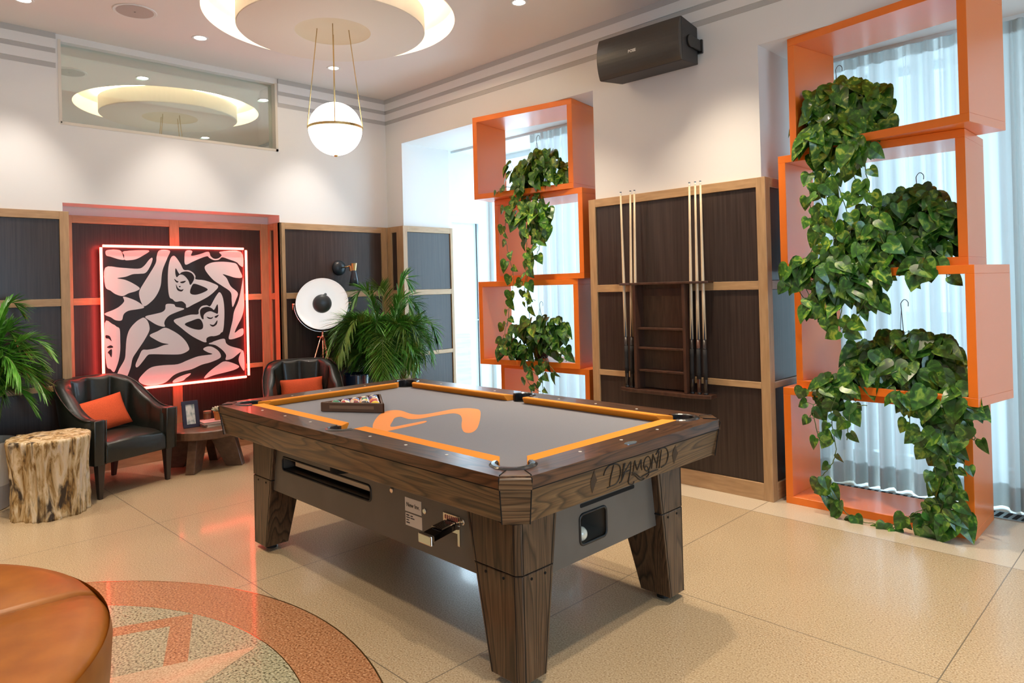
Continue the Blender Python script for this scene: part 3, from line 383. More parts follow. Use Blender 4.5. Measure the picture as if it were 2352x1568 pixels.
# curtain track and curtains
def curtain_mat():
    m = bpy.data.materials.new('sheer_fabric'); m.use_nodes = True; N, L = m.node_tree.nodes, m.node_tree.links
    for q in list(N):
        if q.type == 'BSDF_PRINCIPLED': N.remove(q)
    d = N.new('ShaderNodeBsdfDiffuse'); d.inputs[0].default_value = (.72,.76,.76,1); t = N.new('ShaderNodeBsdfTranslucent'); t.inputs[0].default_value = (.60,.615,.60,1)
    tr = N.new('ShaderNodeBsdfTransparent'); tr.inputs[0].default_value = (1,.98,.95,1)
    a = N.new('ShaderNodeMixShader'); a.inputs[0].default_value = CURT_T; b = N.new('ShaderNodeMixShader')
    g = N.new('ShaderNodeTexCoord'); mp = N.new('ShaderNodeMapping'); mp.inputs['Scale'].default_value = (14,.01,.02); n = N.new('ShaderNodeTexNoise'); n.inputs['Scale'].default_value = 1; n.inputs['Detail'].default_value = 4
    L.new(g.outputs['Object'], mp.inputs[0]); L.new(mp.outputs[0], n.inputs['Vector'])
    r = ramp(N, [(.42,(.0,)*3), (.52,(.05,)*3), (.58,(.32,)*3)]); L.new(n.outputs[0], r.inputs[0]); L.new(r.outputs[0], b.inputs[0])
    L.new(d.outputs[0], a.inputs[1]); L.new(t.outputs[0], a.inputs[2]); L.new(a.outputs[0], b.inputs[1]); L.new(tr.outputs[0], b.inputs[2]); L.new(b.outputs[0], N['Material Output'].inputs[0]); return m
curt = curtain_mat()
def curtain(x0, x1, label, seed, y=.645):
    rnd = random.Random(seed); root = thing('sheer_curtain', (x0, y, 0), label, 'curtain', group='white sheer curtains')
    n = int((x1-x0)/.010); ph = 0; prof = []
    for i in range(n+1):
        x = (x1-x0)*i/n; ph += .95*(.6+.8*abs(math.sin(x*7+seed))); prof.append((x, ph))
    m = MB(); rings = []
    for z, am, in ((.010,.042),(.5,.036),(1.5,.028),(2.5,.02),(2.862,.016)):
        rings.append([(x+.004*math.sin(p*1.7), am*math.sin(p*.62)+.4*am*math.sin(p*.23+1), z) for x, p in prof])
    m.loft(rings, close=False).build('fabric', curt, root, smooth=True)
    h = MB(); h.loft([[(x, am*math.sin(p*.62)+.4*am*math.sin(p*.23+1)+.004, z) for x, p in prof] for z, am in ((.012,.042),(.15,.041))], close=False).build('hem', curt, root, smooth=True)
    h = MB(); h.loft([[(x, .016*math.sin(p*.62)+.003, z) for x, p in prof] for z in (2.79,2.862)], close=False).build('heading_tape', curt, root, smooth=True)
for a, b in ((.25,2.74),(4.07,6.79)):
    o = MB().box(a,.675,2.862,b,.70,2.885).build('trim_%d' % (20 if a < 1 else 21), frm); struct(o)
curtain(1.42, 2.74, 'white sheer curtain gathered behind the smaller orange shelf tower, near the corner', 3, .685)
curtain(4.08, 5.45, 'white sheer curtain directly behind the large orange shelf tower at right', 5, .685)
curtain(5.22, 6.7, 'white sheer curtain hanging at the right edge, beyond the large orange tower', 8, .70)
g = thing('floor_grille', (5.4,.56,0), 'slotted metal floor vent under the sheer curtains at right', 'vent')
MB().box(-1.2,-.07,0,1.35,.07,.006).build('frame', mat('grille_metal', (.45,.5,.52), .35, 1), g)
gm = MB()
for i in range(60): x = -1.17+i*.042; gm.hexa([(x,-.05,.0061),(x+.022,-.05,.0061),(x+.034,.05,.0061),(x+.012,.05,.0061)], [(x,-.05,.0075),(x+.022,-.05,.0075),(x+.034,.05,.0075),(x+.012,.05,.0075)])
gm.build('slots', void, g)

# ------------------------------------------------------------------ pool table
def cut(o, cutter):
    m = o.modifiers.new('cut', 'BOOLEAN'); m.object = cutter; m.operation = 'DIFFERENCE'; m.solver = 'EXACT'
    bpy.context.view_layer.update(); dg = bpy.context.evaluated_depsgraph_get()
    me = bpy.data.meshes.new_from_object(o.evaluated_get(dg)); o.modifiers.clear(); o.data = me
    bpy.data.objects.remove(cutter)
PT = thing('pool_table', (3.3563,-2.0621,0), 'dark oak coin-operated pool table with grey cloth and orange cushions', 'pool table', R(-.3485))
def cutters(z0, z1, rc=.060, rs=.056):
    b = MB()
    for sx in (-1,1):
        for sy in (-1,1): b.lathe([(rc,z0),(rc,z1)], 40, (sx*1.022,sy*.527,0))
    for sy in (-1,1): b.lathe([(rs,z0),(rs,z1)], 40, (0,sy*.572,0))
    return b
LX, WY, CH = 1.172, .668, .074
def chrect(lx, wy, c): return [(lx-c,-wy),(lx,-wy+c),(lx,wy-c),(lx-c,wy),(-lx+c,wy),(-lx,wy-c),(-lx,-wy+c),(-lx+c,-wy)]
# rails: four mitred slabs
for sg, nm in ((-1,'x'),(1,'x'),(-1,'y'),(1,'y')):
    if nm == 'x': P = [(-LX+CH,sg*WY),(LX-CH,sg*WY),(LX-CH*.5-.001,sg*(WY-CH*.5-.001)),(1.04,sg*.545),(-1.04,sg*.545),(-LX+CH*.5+.001,sg*(WY-CH*.5-.001))]
    else: P = [(sg*LX,-WY+CH),(sg*LX,WY-CH),(sg*(LX-CH*.5-.001),WY-CH*.5-.001),(sg*1.04,.545),(sg*1.04,-.545),(sg*(LX-CH*.5-.001),-WY+CH*.5+.001)]
    o = MB().prism(P, lambda x,y,h: (x,y,h), .746, .787).build('rail', rail_x if nm == 'x' else rail_y, PT)
    bpy.context.view_layer.update(); c_ = cutters(.5, .9).build('c', void, PT); cut(o, c_)
    bv = o.modifiers.new('bevel','BEVEL'); bv.width = .010; bv.segments = 3; bv.limit_method = 'ANGLE'; bv.angle_limit = R(60)
# corner blocks
for sx in (-1,1):
    for sy in (-1,1):
        A = [(LX-CH+.002,WY+.003),(LX+.003,WY-CH+.002),(LX-.045,WY-CH-.02),(LX-CH-.02,WY-.045)]
        Bq = [(1.150-.062,.650),(1.152,.650-.064),(1.10,.57),(1.07,.60)]
        m = MB(); q = lambda L_, z: [(sx*x, sy*y, z) for x, y in L_]
        m.loft([q(Bq,.628), q([(a*.25+b*.75, c*.25+d*.75) for (a,c),(b,d) in zip(Bq,A)],.743), q(A,.743), q(A,.776), q([(LX-CH-.003,WY-.006),(LX-.006,WY-CH-.003),(LX-.06,WY-CH-.03),(LX-CH-.03,WY-.06)],.789)])
        m.build('corner_block', oak('corner_oak%d%d' % (sx,sy), 0, (.04,.018,.008), (.13,.066,.03), (.19,.11,.055), flat=1), PT, bevel=.003)
        m = MB()
        for k_ in (0,1):
            e_ = [q(Bq,.628)[k_], q([(a*.25+b*.75, c*.25+d*.75) for (a,c),(b,d) in zip(Bq,A)],.743)[k_], q(A,.776)[k_], q([(LX-CH-.003,WY-.006),(LX-.006,WY-CH-.003)],.789)[k_]]
            e2 = q([(LX-CH-.03,WY-.06),(LX-.06,WY-CH-.03)],.7895)[k_]
            m.tube(e_+[e2], .0022, 6)
        m.build('corner_inlay', void, PT)
# aprons
def apron(P0, P1, nrm, m_):
    a = Vector((*P0,0)); b = Vector((*P1,0)); n = Vector((*nrm,0)); m = MB()
    top, bot, th = .743, .630, .022
    fr_ = lambda p, k, z, d: p-n*(.006+k*.022)-n*d+Vector((0,0,z))
    m.hexa([fr_(a,1,bot,0),fr_(b,1,bot,0),fr_(b,1,bot,th),fr_(a,1,bot,th)], [fr_(a,0,top,0),fr_(b,0,top,0),fr_(b,0,top,th),fr_(a,0,top,th)])
    return m.build('apron', m_, PT, bevel=.003)
for s in (-1,1):
    apron((-LX+CH,s*WY),(LX-CH,s*WY),(0,s),tx_); apron((s*LX,-WY+CH),(s*LX,WY-CH),(s,0),ty_)
MB().prism(chrect(LX-.004,WY-.004,CH), lambda x,y,h:(x,y,h), .741, .7475).build('shadow_gap', void, PT)
# slate bed with cloth
bed = MB().box(-1.06,-.565,.70,1.06,.565,.757).build('cloth_bed', greyfelt, PT); bpy.context.view_layer.update(); cut(bed, cutters(.6,.9).build('c', void, PT))
MB().prism(smoothpoly(LOGO,3), lambda x,y,h:(x,y,h), .7571, .7577).build('cloth_logo', mat('logo_orange',(.93,.33,.08),.7), PT)
# cushions
def cushion(axis, sg, a, b, ea, eb):
    prof = [(0,.7872),(.05,.792),(.054,.786),(.034,.7575),(0,.7575)]; rings = []
    for (t, e, s_) in ((a,ea,1),(b,eb,-1)):
        ring = []
        for d, z in prof:
            u = t+s_*e*d/.05
            ring.append((u, sg*(.545-d), z) if axis == 'x' else (sg*(1.04-d), u, z))
        rings.append(ring)
    return MB().loft(rings).build('cushion', orfelt, PT, bevel=.002)
for s in (-1,1):
    cushion('x', s, -.972, -.052, .05, .018); cushion('x', s, .052, .972, .018, .05); cushion('y', s, -.477, .477, .05, .05)
# pockets
def casting(cx, cy, ang, span, ro, ri, nm='pocket_casting'):
    m = MB(); n = 24; r = []
    for i in range(n+1):
        a = ang-span/2+span*i/n
        ca, sa = math.cos(a), math.sin(a)
        r.append([(cx+ri*ca,cy+ri*sa,.70),(cx+ri*ca,cy+ri*sa,.790),(cx+(ri+.006)*ca,cy+(ri+.006)*sa,.7935),(cx+(ro-.008)*ca,cy+(ro-.008)*sa,.7925),(cx+ro*ca,cy+ro*sa,.788),(cx+ro*ca,cy+ro*sa,.784),(cx+(ri+.004)*ca,cy+(ri+.004)*sa,.784),(cx+(ri+.004)*ca,cy+(ri+.004)*sa,.70)])
    return m.loft(r).build(nm, mat('pocket_black',(.018,.02,.024),.28,coat=.5), PT, smooth=False)
for sx in (-1,1):
    for sy in (-1,1):
        casting(sx*1.022, sy*.527, math.atan2(sy,sx), R(235), .083, .057)
        MB().lathe([(.059,.60),(.059,.752)], 32, (sx*1.022,sy*.527,0), cap=False).lathe([(.058,.60),(.0005,.59)], 32, (sx*1.022,sy*.527,0), cap=False).build('pocket_liner', void, PT)
for sy in (-1,1):
    casting(0, sy*.572, sy*PI/2, R(200), .072, .053)
    MB().lathe([(.055,.60),(.055,.752)], 32, (0,sy*.572,0), cap=False).lathe([(.055,.60),(.0005,.59)], 32, (0,sy*.572,0), cap=False).build('pocket_liner', void, PT)
# sights
for sy in (-1,1):
    for u in (-.743,-.495,-.2477,.2477,.495,.743): MB().lathe([(.0065,.7868),(.0065,.788)], 12, (u,sy*.589,0)).build('sight', ivory, PT)
for sx in (-1,1):
    for v in (-.2477,0,.2477): MB().lathe([(.0065,.7868),(.0065,.788)], 12, (sx*1.084,v,0)).build('sight', ivory, PT)
MB().loft([[(1.142+.016*math.cos(2*PI*j/24), -.02+.034*math.sin(2*PI*j/24), z) for j in range(24)] for z in (.787,.7885)]).build('name_plate', mat('silver_blue',(.35,.5,.62),.25,.8), PT, label='small oval silvery plate')
# cabinet with ball return openings
body = MB().box(-.995,-.505,.347,.995,.505,.70).build('cabinet', greypanel, PT, bevel=0)
def rrect(u0, u1, z0, z1, r, n=6):
    P = []
    for cx, cz, a0 in ((u1-r,z0+r,-90),(u1-r,z1-r,0),(u0+r,z1-r,90),(u0+r,z0+r,180)):
        for i in range(n+1): a = R(a0+90*i/n); P.append((cx+r*math.cos(a), cz+r*math.sin(a)))
    return P
S1 = rrect(-.705,.115,.470,.540,.022); S2 = rrect(-.155,.008,.400,.515,.02); S3 = rrect(-.15,.20,.541,.556,.006)
bpy.context.view_layer.update()
cut(body, MB().prism(S1, lambda x,z,h:(x,h,z), -.6, -.42).build('c', void, PT)); bpy.context.view_layer.update()
cut(body, MB().prism(S2, lambda y,z,h:(h,y,z), .83, 1.2).build('c', void, PT))
def rim(P, fn, r=.005): return MB().tube([fn(*p) for p in P+P[:1]], r, 6, cap=False).build('opening_rim', blackm, PT, smooth=True)
rim(S1, lambda x,z:(x,-.505,z)); rim(S2, lambda y,z:(.995,y,z), .006)
MB().box(-.70,-.50,.471,.11,-.425,.478).box(-.70,-.44,.478,.11,-.425,.500).build('ball_tray', blackm, PT)
MB().box(-.64,-.4655,.494,.11,-.4235,.536).build('tray_back', mat('beige_liner',(.80,.62,.42),.5), PT)
MB().prism(S3, lambda y,z,h:(h,y,z), .99, .9965).build('slot', void, PT)
MB().prism(rrect(-.150,.003,.405,.51,.018), lambda y,z,h:(h,y,z), .8305, .8315).build('opening_back', void, PT)
MB().box(.9,-.035,.402,.905,-.03,.513).build('tray_divider', chrome, PT)
# stickers, locks and coin slide
def sticker(u0,u1,z0,z1,lines,title=None):
    o = MB().box(u0,-.5065,z0,u1,-.5052,z1).build('sticker', paper, PT)
    m = MB()
    for (a,b,c,d) in lines: m.box(u0+a,-.507,z0+c,u0+b,-.5066,z0+d)
    if lines: m.build('print', ink, o)
    return o
def text(s, size, name, parent, M_, mt, ext=.0004, bold=0):
    cu = bpy.data.curves.new(name,'FONT'); cu.body = s; cu.size = size; cu.extrude = ext; cu.align_x = 'CENTER'; cu.align_y = 'CENTER'; cu.offset = bold
    o = bpy.data.objects.new(name, cu); C.objects.link(o); bpy.context.view_layer.update()
    me = bpy.data.meshes.new_from_object(o.evaluated_get(bpy.context.evaluated_depsgraph_get())); bpy.data.objects.remove(o)
    me.transform(M_); me.materials.clear(); me.materials.append(mt)
    q = bpy.data.objects.new(name, me); C.objects.link(q); q.parent = parent; return q
s1 = sticker(.365,.473,.487,.543,[])
text('New Inv.', .024, 'print', s1, Matrix.Translation((.419,-.507,.515)) @ Matrix.Rotation(R(90),4,'X'), ink, .0002, .0004)
sticker(.367,.476,.430,.481,[(.006,.026,.040,.045),(.034,.05,.040,.044),(.006,.030,.031,.035),(.034,.06,.031,.035),(.006,.024,.021,.025),(.006,.028,.010,.015)])
def lock(u,z): MB().loft([[(u+r*math.cos(2*PI*j/16),y,z+r*math.sin(2*PI*j/16)) for j in range(16)] for r,y in ((.011,-.505),(.011,-.510),(.008,-.512))]).box(u-.0015,-.5125,z-.005,u+.0015,-.5118,z+.005).build('lock', chrome, PT)
lock(.497,.512); lock(.728,.520); lock(.275,.552)
cm = thing('coin_slide', (0,0,0), None, None) if False else None
pl = MB().box(.612,-.509,.468,.712,-.505,.535).build('coin_plate', chrome, PT, bevel=.002)
MB().box(.700,-.512,.425,.712,-.505,.50).build('side_guide', chrome, pl)
m = MB()
for i in range(7): u = .625+i*.0115; m.box(u,-.5105,.512,u+.005,-.5088,.528)
m.build('coin_window', mat('coin_red',(.45,.10,.07),.5), pl)
m = MB().hexa([(.625,-.622,.464),(.69,-.622,.464),(.69,-.505,.482),(.625,-.505,.482)], [(.625,-.622,.488),(.69,-.622,.488),(.69,-.505,.506),(.625,-.505,.506)])
m.build('coin_slide', mat('dark_steel',(.06,.055,.06),.18,1), PT, bevel=.003)
MB().box(.618,-.634,.454,.697,-.618,.492).build('push_end', chrome, PT, bevel=.004)
m = MB()
for i in range(8): u = .629+i*.0078; m.hexa([(u,-.575,.4975),(u+.003,-.575,.4975),(u+.003,-.512,.5056),(u,-.512,.5056)],[(u,-.575,.502),(u+.003,-.575,.502),(u+.003,-.512,.5096),(u,-.512,.5096)])
m.build('coin_slots', chrome, PT)
# legs: an upper block and a tapering lower leg with black inlay lines
legz = tz_
for sx in (-1,1):
    for sy in (-1,1):
        def q(zz, k=0):
            t = (.63-zz)/.60; ui = .755+(.878-.755)*t; vi = .315+(.395-.315)*t; c = .018
            return [(sx*x, sy*y, zz) for x, y in ((ui,vi),(1.03,vi),(1.03,.522-c),(1.03-c,.522),(ui,.522))]
        lg = MB().loft([q(.402), q(.66)]).build('leg', legz, PT, bevel=.003)
        lo = MB().loft([q(.03), q(.3985)]).build('lower_leg', legz, lg, bevel=.003)
        MB().loft([[ (x*.995,y*.99,.3975) for x,y,z in q(.4)], [(x*.995,y*.99,.403) for x,y,z in q(.4)]]).build('joint', void, lg)
        MB().lathe([(.03,0),(.03,.012),(.012,.012),(.012,.034)], 20, (sx*.955,sy*.455,0)).build('foot', blackr, lg)
        m = MB()
        for z0, z1 in ((.032,.396),(.404,.632)):
            a, b = q(z0), q(z1)
            for (i, j, t0) in ((4,3,.06),(3,4,.02),(1,2,.08),(2,1,.03)):
                pa = Vector(a[i]).lerp(Vector(a[j]), t0); pb = Vector(b[i]).lerp(Vector(b[j]), t0)
                m.tube([pa,pb], .0016, 5)
        m.build('inlay_line', void, lg)
        m = MB()
        for t0 in (.28,.72):
            a = q(.38); p = Vector(a[4]).lerp(Vector(a[3]), t0); m.loft([[(p.x+.005*math.cos(2*PI*j/10), p.y+sy*h, p.z+.005*math.sin(2*PI*j/10)) for j in range(10)] for h in (-.002,.002)])
            p = Vector(a[1]).lerp(Vector(a[2]), t0); m.loft([[(p.x+sx*h, p.y+.005*math.cos(2*PI*j/10), p.z+.005*math.sin(2*PI*j/10)) for j in range(10)] for h in (-.002,.002)])
        m.build('bolt', void, lg)
        if sx < 0 and sy < 0: MB().box(-.875,-.5,.135,-.868,-.41,.155).build('leg_strap', void, lg)
# carved name on the end apron
carv = mat('carved_dark', (.012,.007,.004), .6)
lozm = mat('carved_brown', (.040,.022,.012), .6)
m = MB()
for s in STROKES:
    s2 = smoothline([(x+.0010,y,z) for x,y,z in s], 5); n_ = len(s2)
    m.tube(s2, [.0018+.0010*math.sin(PI*i/(n_-1)) for i in range(n_)], 6)
m.build('carved_lettering', carv, PT, smooth=True)
for L_ in LOZ:
    cy = sum(p[1] for p in L_)/len(L_); cz = sum(p[2] for p in L_)/len(L_); u_ = lambda z: 1.144+(z-.63)/.113*.022+.0012
    n_ = len(L_); m = MB()
    m.add([(u_(z), y, z) for _, y, z in L_]+[(u_(cz)+.0004, cy, cz)], [(i,(i+1)%n_,n_) for i in range(n_)])
    m.build('carved_lozenge', lozm, PT)
# ------------------------------------------------------------------ balls in their triangle
def onT(u, v, z): a = R(-.3485); return (3.3563+u*math.cos(a)-v*math.sin(a), -2.0621+u*math.sin(a)+v*math.cos(a), z)
A, B_, Cc = Vector((-.611,-.326,0)), Vector((-.304,-.147,0)), Vector((-.598,.033,0)); cen = (A+B_+Cc)/3
rk = thing('ball_rack', onT(cen.x, cen.y, .758), 'brown wooden triangle rack lying on the grey pool cloth', 'ball rack', R(-.3485))
tri = [(p-cen)*1.055 for p in (A,B_,Cc)]
for i in range(3):
    p, q = tri[i], tri[(i+1)%3]; d = (q-p).normalized(); n_ = Vector((d.y,-d.x,0)); e = d*.008; t = .013
    o = MB().loft([[p+e+Vector((0,0,z))-n_*0, q-e+Vector((0,0,z)), q-e*2.6-n_*t+Vector((0,0,z)), p+e*2.6-n_*t+Vector((0,0,z))] for z in (0,.05)]).build('side', mat('rack_wood',(.10,.05,.03),.35,coat=.3), rk, bevel=.004)
    MB().loft([[p.lerp(q,.16)+n_*.0005+Vector((0,0,z)), p.lerp(q,.84)+n_*.0005+Vector((0,0,z)), p.lerp(q,.84)-n_*.004+Vector((0,0,z)), p.lerp(q,.16)-n_*.004+Vector((0,0,z))] for z in (.018,.034)]).build('finger_groove', mat('groove_wood',(.22,.13,.08),.5), o)
def ballmat(nm, col, stripe):
    m = mat(nm, col, .08, coat=1); N, L, b = nodes(m); tc = N.new('ShaderNodeTexCoord'); sp = N.new('ShaderNodeSeparateXYZ'); L.new(tc.outputs['Object'], sp.inputs[0])
    ab = N.new('ShaderNodeMath'); ab.operation = 'ABSOLUTE'; L.new(sp.outputs[2], ab.inputs[0])
    gt = N.new('ShaderNodeMath'); gt.operation = 'GREATER_THAN'; gt.inputs[1].default_value = .0155 if stripe else 9; L.new(ab.outputs[0], gt.inputs[0])
    ax = N.new('ShaderNodeMath'); ax.operation = 'ABSOLUTE'; L.new(sp.outputs[0], ax.inputs[0])
    g2 = N.new('ShaderNodeMath'); g2.operation = 'GREATER_THAN'; g2.inputs[1].default_value = .0252; L.new(ax.outputs[0], g2.inputs[0])
    mxx = N.new('ShaderNodeMath'); mxx.operation = 'MAXIMUM'; L.new(gt.outputs[0], mxx.inputs[0]); L.new(g2.outputs[0], mxx.inputs[1])
    mi = N.new('ShaderNodeMix'); mi.data_type = 'RGBA'; mi.inputs[6].default_value = (*col,1); mi.inputs[7].default_value = (.85,.78,.6,1)
    L.new(mxx.outputs[0], mi.inputs[0]); L.new(mi.outputs[2], b.inputs['Base Color']); return m
rb = .0286
BC = {'green':(.01,.20,.09),'red':(.55,.02,.02),'maroon':(.22,.01,.02),'black':(.01,.01,.01),'yellow':(.85,.55,.02),'orange':(.8,.2,.02),'blue':(.02,.05,.3),'purple':(.12,.03,.25)}
# rows from the edge nearest the camera (A to B_) back to the far corner
rows = [['green s','red x','maroon s','black s','yellow s'],['purple s','orange x','yellow x','red s'],['blue x','green x','orange s'],['maroon x','purple x'],['blue s']]
d1 = (B_-A).normalized(); d2 = (Cc-A).normalized(); inr = Vector((-d1.y, d1.x, 0))
base = A+d1*.0; off = .013+rb+.0005
org = cen + (A-cen)*1.055 + (d1+d2).normalized()*(off/math.sin(R(30)))
names = ['nearest the left corner','second from the left corner','in the middle','beside the yellow ball','nearest the right corner']
rnd = random.Random(4)
for r_, row in enumerate(rows):
    for k, c_ in enumerate(row):
        col, st = c_.split(); p = org+d1*(2*rb*k)+d2*(2*rb*r_)
        o = MB().sphere((0,0,0), rb, 28, 16).build('pool_ball', ballmat('ball_'+col+st, BC[col], st == 'x'), smooth=True)
        o.location = onT(p.x, p.y, .757+rb+.0005); o.rotation_euler = (rnd.uniform(.5,2.6), rnd.uniform(0,3), rnd.uniform(0,6))
        if col == 'black': o.rotation_euler = (0, R(8), R(-28))
        tag(o, ('%s striped pool ball' if st == 'x' else 'solid %s pool ball') % col + ' in the wooden rack, ' + (['front row ','second row','third row','fourth row','at the far corner'][r_]) + (names[k] if r_ == 0 else ''), 'pool ball', 'pool balls in the triangle rack')
o = MB().sphere((0,0,0), rb, 24, 14).build('cue_ball', mat('cue_ball_ivory',(.8,.76,.62),.1,coat=1), smooth=True); o.location = onT(.965,-.118,.4+rb+.001)
tag(o, 'cream cue ball resting in the window at the end of the pool table', 'cue ball')
# ------------------------------------------------------------------ orange shelf tower boxes
def shelfbox(x, y, ang, k, label, group):
    T = .045; W, D_, Hh = 1.0, .44, .7212
    root = thing('shelf_box', (x, y, k*Hh), label, 'shelf', R(ang), group)
    z1 = Hh-.001
    MB().box(0,0,0,W,D_,T).build('bottom_board', orange, root, bevel=.0015, seg=1)
    MB().box(0,0,z1-T,W,D_,z1).build('top_board', orange, root, bevel=.0015, seg=1)
    MB().box(0,0,T,T,D_,z1-T).build('side_board', orange, root, bevel=.0015, seg=1)
    MB().box(W-T,0,T,W,D_,z1-T).build('side_board', orange, root, bevel=.0015, seg=1)
    return root
og = 'open orange lacquered display boxes'
shelfbox(4.165,.014,0,0,'bottom open orange box of the large right tower, standing on the floor', og)
shelfbox(4.237,.045,-9.8,1,'second orange box from the floor in the large right tower, bushy plant in its middle', og)
shelfbox(4.165,.030,0.3,2,'third orange box from the floor in the large right tower, dark plant at its right', og)
shelfbox(4.237,.045,-10.2,3,'topmost orange box of the large right tower, plant at its left', og)
shelfbox(1.60,.05,0,0,'lowest orange box of the smaller tower near the corner, mostly behind the pool table', og)
shelfbox(1.530,-.133,10,1,'orange box of the smaller tower holding the small dark potted plant', og)
shelfbox(1.59,.03,0,2,'orange box of the smaller tower crossed by hanging vines, no pot inside', og)
shelfbox(1.523,-.149,10.2,3,'topmost orange box of the smaller tower, with a trailing plant', og)
# ------------------------------------------------------------------ trailing pothos plants
def leafmat(nm, a, b, c):
    m = noisemat(nm, [(.40,a),(.56,b),(.66,c)], (22,22,22), .3, 3, coat=.25, dist=1.2); return m
pothos = leafmat('pothos_leaf', (.028,.105,.010), (.075,.235,.02), (.38,.50,.06)); pothos2 = leafmat('pothos_leaf_dark', (.017,.07,.011), (.045,.16,.02), (.20,.34,.045))
vinem = mat('vine', (.10,.15,.03), .5)
HL = [(0,0),(-.10,.14),(-.12,.30),(-.02,.43),(.16,.47),(.38,.42),(.62,.29),(.84,.13),(1,0)]
def leaf(m, p, tip, nrm, s, rnd):
    x = tip.normalized(); y = nrm.cross(x)
    if y.length < .05: y = Vector((1,0,0)).cross(x)
    y.normalize(); z = x.cross(y); fold = rnd.uniform(.1,.45); cv = rnd.uniform(.05,.4); tw = rnd.uniform(-.15,.15)
    vs = []
    mid = [0,-.02,.12,.30,.5,.7,1]
    def P(a, b): return p+x*(a*s)+y*(b*s)+z*(s*(fold*abs(b)-cv*a*a+tw*b))
    mids = [P(t, 0) for t in (.0,.02,.12,.26,.44,.66,.85)]
    for sg in (1,-1):
        ed = [P(a, sg*b) for a, b in HL[1:8]]
        n = len(m.v); k = 7
        m.v += [tuple(v) for v in mids]+[tuple(v) for v in ed]+[tuple(P(1,0))]
        for i in range(6): m.f.append([n+i, n+i+1, n+k+i+1, n+k+i]); m.m.append(0)
        m.f.append([n+6, n+14, n+13]); m.m.append(0)
def pothosplant(pot, zfloor, vines, blobs, seed, label, lm, size=.10, potc=(.02,.016,.013)):
    rnd = random.Random(seed); org = Vector((pot[0], pot[1], zfloor))
    root = thing('trailing_pothos', org, label, 'potted plant', group='trailing pothos plants')
    MB().lathe([(.055,0),(.06,.005),(.085,.12),(.092,.12),(.092,.135),(.083,.135),(.08,.12)], 24, cap=True).build('pot', mat('pot_dark', potc, .5), root, smooth=False)
    h = MB(); hp = [(0,.07,.13),(0,.03,.30),(0,0,.44),(.0,0,.47),(.018,0,.49),(.036,0,.475),(.036,0,.45)]
    h.tube(smoothline(hp,4), .0022, 6); h.tube([(0,-.07,.13),(0,-.03,.30),(0,0,.43)], .0016, 6)
    h.build('hanger', mat('wire', (.12,.12,.12), .4, .8), root, smooth=True)
    m = MB(); vm = MB()
    for bx, by, bz, rx, rz, n in blobs:
        for i in range(int(n*1.25)):
            while True:
                q = Vector((rnd.uniform(-1,1), rnd.uniform(-1,1), rnd.uniform(-1,1)))
                if q.length < 1: break
            if rnd.random() < .75: q = q.normalized()*rnd.uniform(.7,1)
            p = Vector((bx+q.x*rx, by+q.y*min(rx,.10), bz+q.z*rz))-org
            nr = (Vector((q.x*.6, -1.0+q.y*.4, .55+q.z*.5))+Vector((rnd.uniform(-.6,.6),rnd.uniform(-.4,.4),rnd.uniform(-.5,.5)))).normalized()
            tip = Vector((q.x*.9+rnd.uniform(-.5,.5), -.3+rnd.uniform(-.3,.2), -.75+q.z*.35+rnd.uniform(-.3,.35)))
            s = size*rnd.uniform(.65,1.15)
            leaf(m, p-tip.normalized()*s*.3, tip, nr, s, rnd)
            if rnd.random() < .4: vm.tube([p-tip.normalized()*s*.3, p-tip.normalized()*s*.3+Vector((rnd.uniform(-.03,.03),.04,-.05))], .0016, 4)
    m.build('foliage', lm, root, fix=False, smooth=True)
    m2 = MB()
    for vi in vines:
        pts = smoothline([tuple(Vector(v)-org) for v in vi], 6)
        pts = [Vector(p)+Vector((rnd.uniform(-.004,.004),rnd.uniform(-.004,.004),rnd.uniform(-.004,.004))) for p in pts]
        vm.tube(pts, .0026, 5)
        acc = .03; side = 1
        for i in range(1, len(pts)):
            acc += (pts[i]-pts[i-1]).length
            if acc > rnd.uniform(.042,.075):
                acc = 0; side = -side; s = size*rnd.uniform(.45,.95)
                d = (pts[i]-pts[i-1]).normalized(); off_ = Vector((side*rnd.uniform(.3,1), rnd.uniform(-.7,.1), rnd.uniform(-.3,.5)))*.032
                p = pts[i]+off_; vm.tube([pts[i], p], .0014, 4)
                tip = Vector((side*rnd.uniform(.1,.8), rnd.uniform(-.3,.2), -rnd.uniform(.3,1)))
                nr = Vector((rnd.uniform(-.5,.5), -1, rnd.uniform(-.2,.5)))
                leaf(m2, p, tip, nr, s, rnd)
    m2.build('vine_leaves', lm, root, fix=False, smooth=True)
    vm.build('stems', vinem, root, smooth=True)
T_ = .7212
pd = PLANTS
pothosplant(pd['T2top']['pot'], 3*T_+.046, pd['T2top']['vines'], pd['T2top']['blobs'], 1, 'large trailing pothos in the topmost box of the large right tower, long vines', pothos, .125)
pothosplant(pd['T2mid']['pot'], 2*T_+.046, pd['T2mid']['vines'], pd['T2mid']['blobs'], 2, 'dark bushy pothos at the right of the third box in the large tower', pothos2, .115)
pothosplant(pd['T2low']['pot'], 1*T_+.046, pd['T2low']['vines'], pd['T2low']['blobs'], 3, 'bushy pothos in the second box of the large tower, vines trailing to the floor', pothos2, .12)
pothosplant(pd['T1top']['pot'], 3*T_+.046, pd['T1top']['vines'], pd['T1top']['blobs'], 4, 'trailing pothos in the topmost box of the smaller tower', pothos, .115)
pothosplant(pd['T1low']['pot'], 1*T_+.046, pd['T1low']['vines'], pd['T1low']['blobs'], 5, 'small spreading pothos in a dark pot in the smaller tower', pothos2, .10)

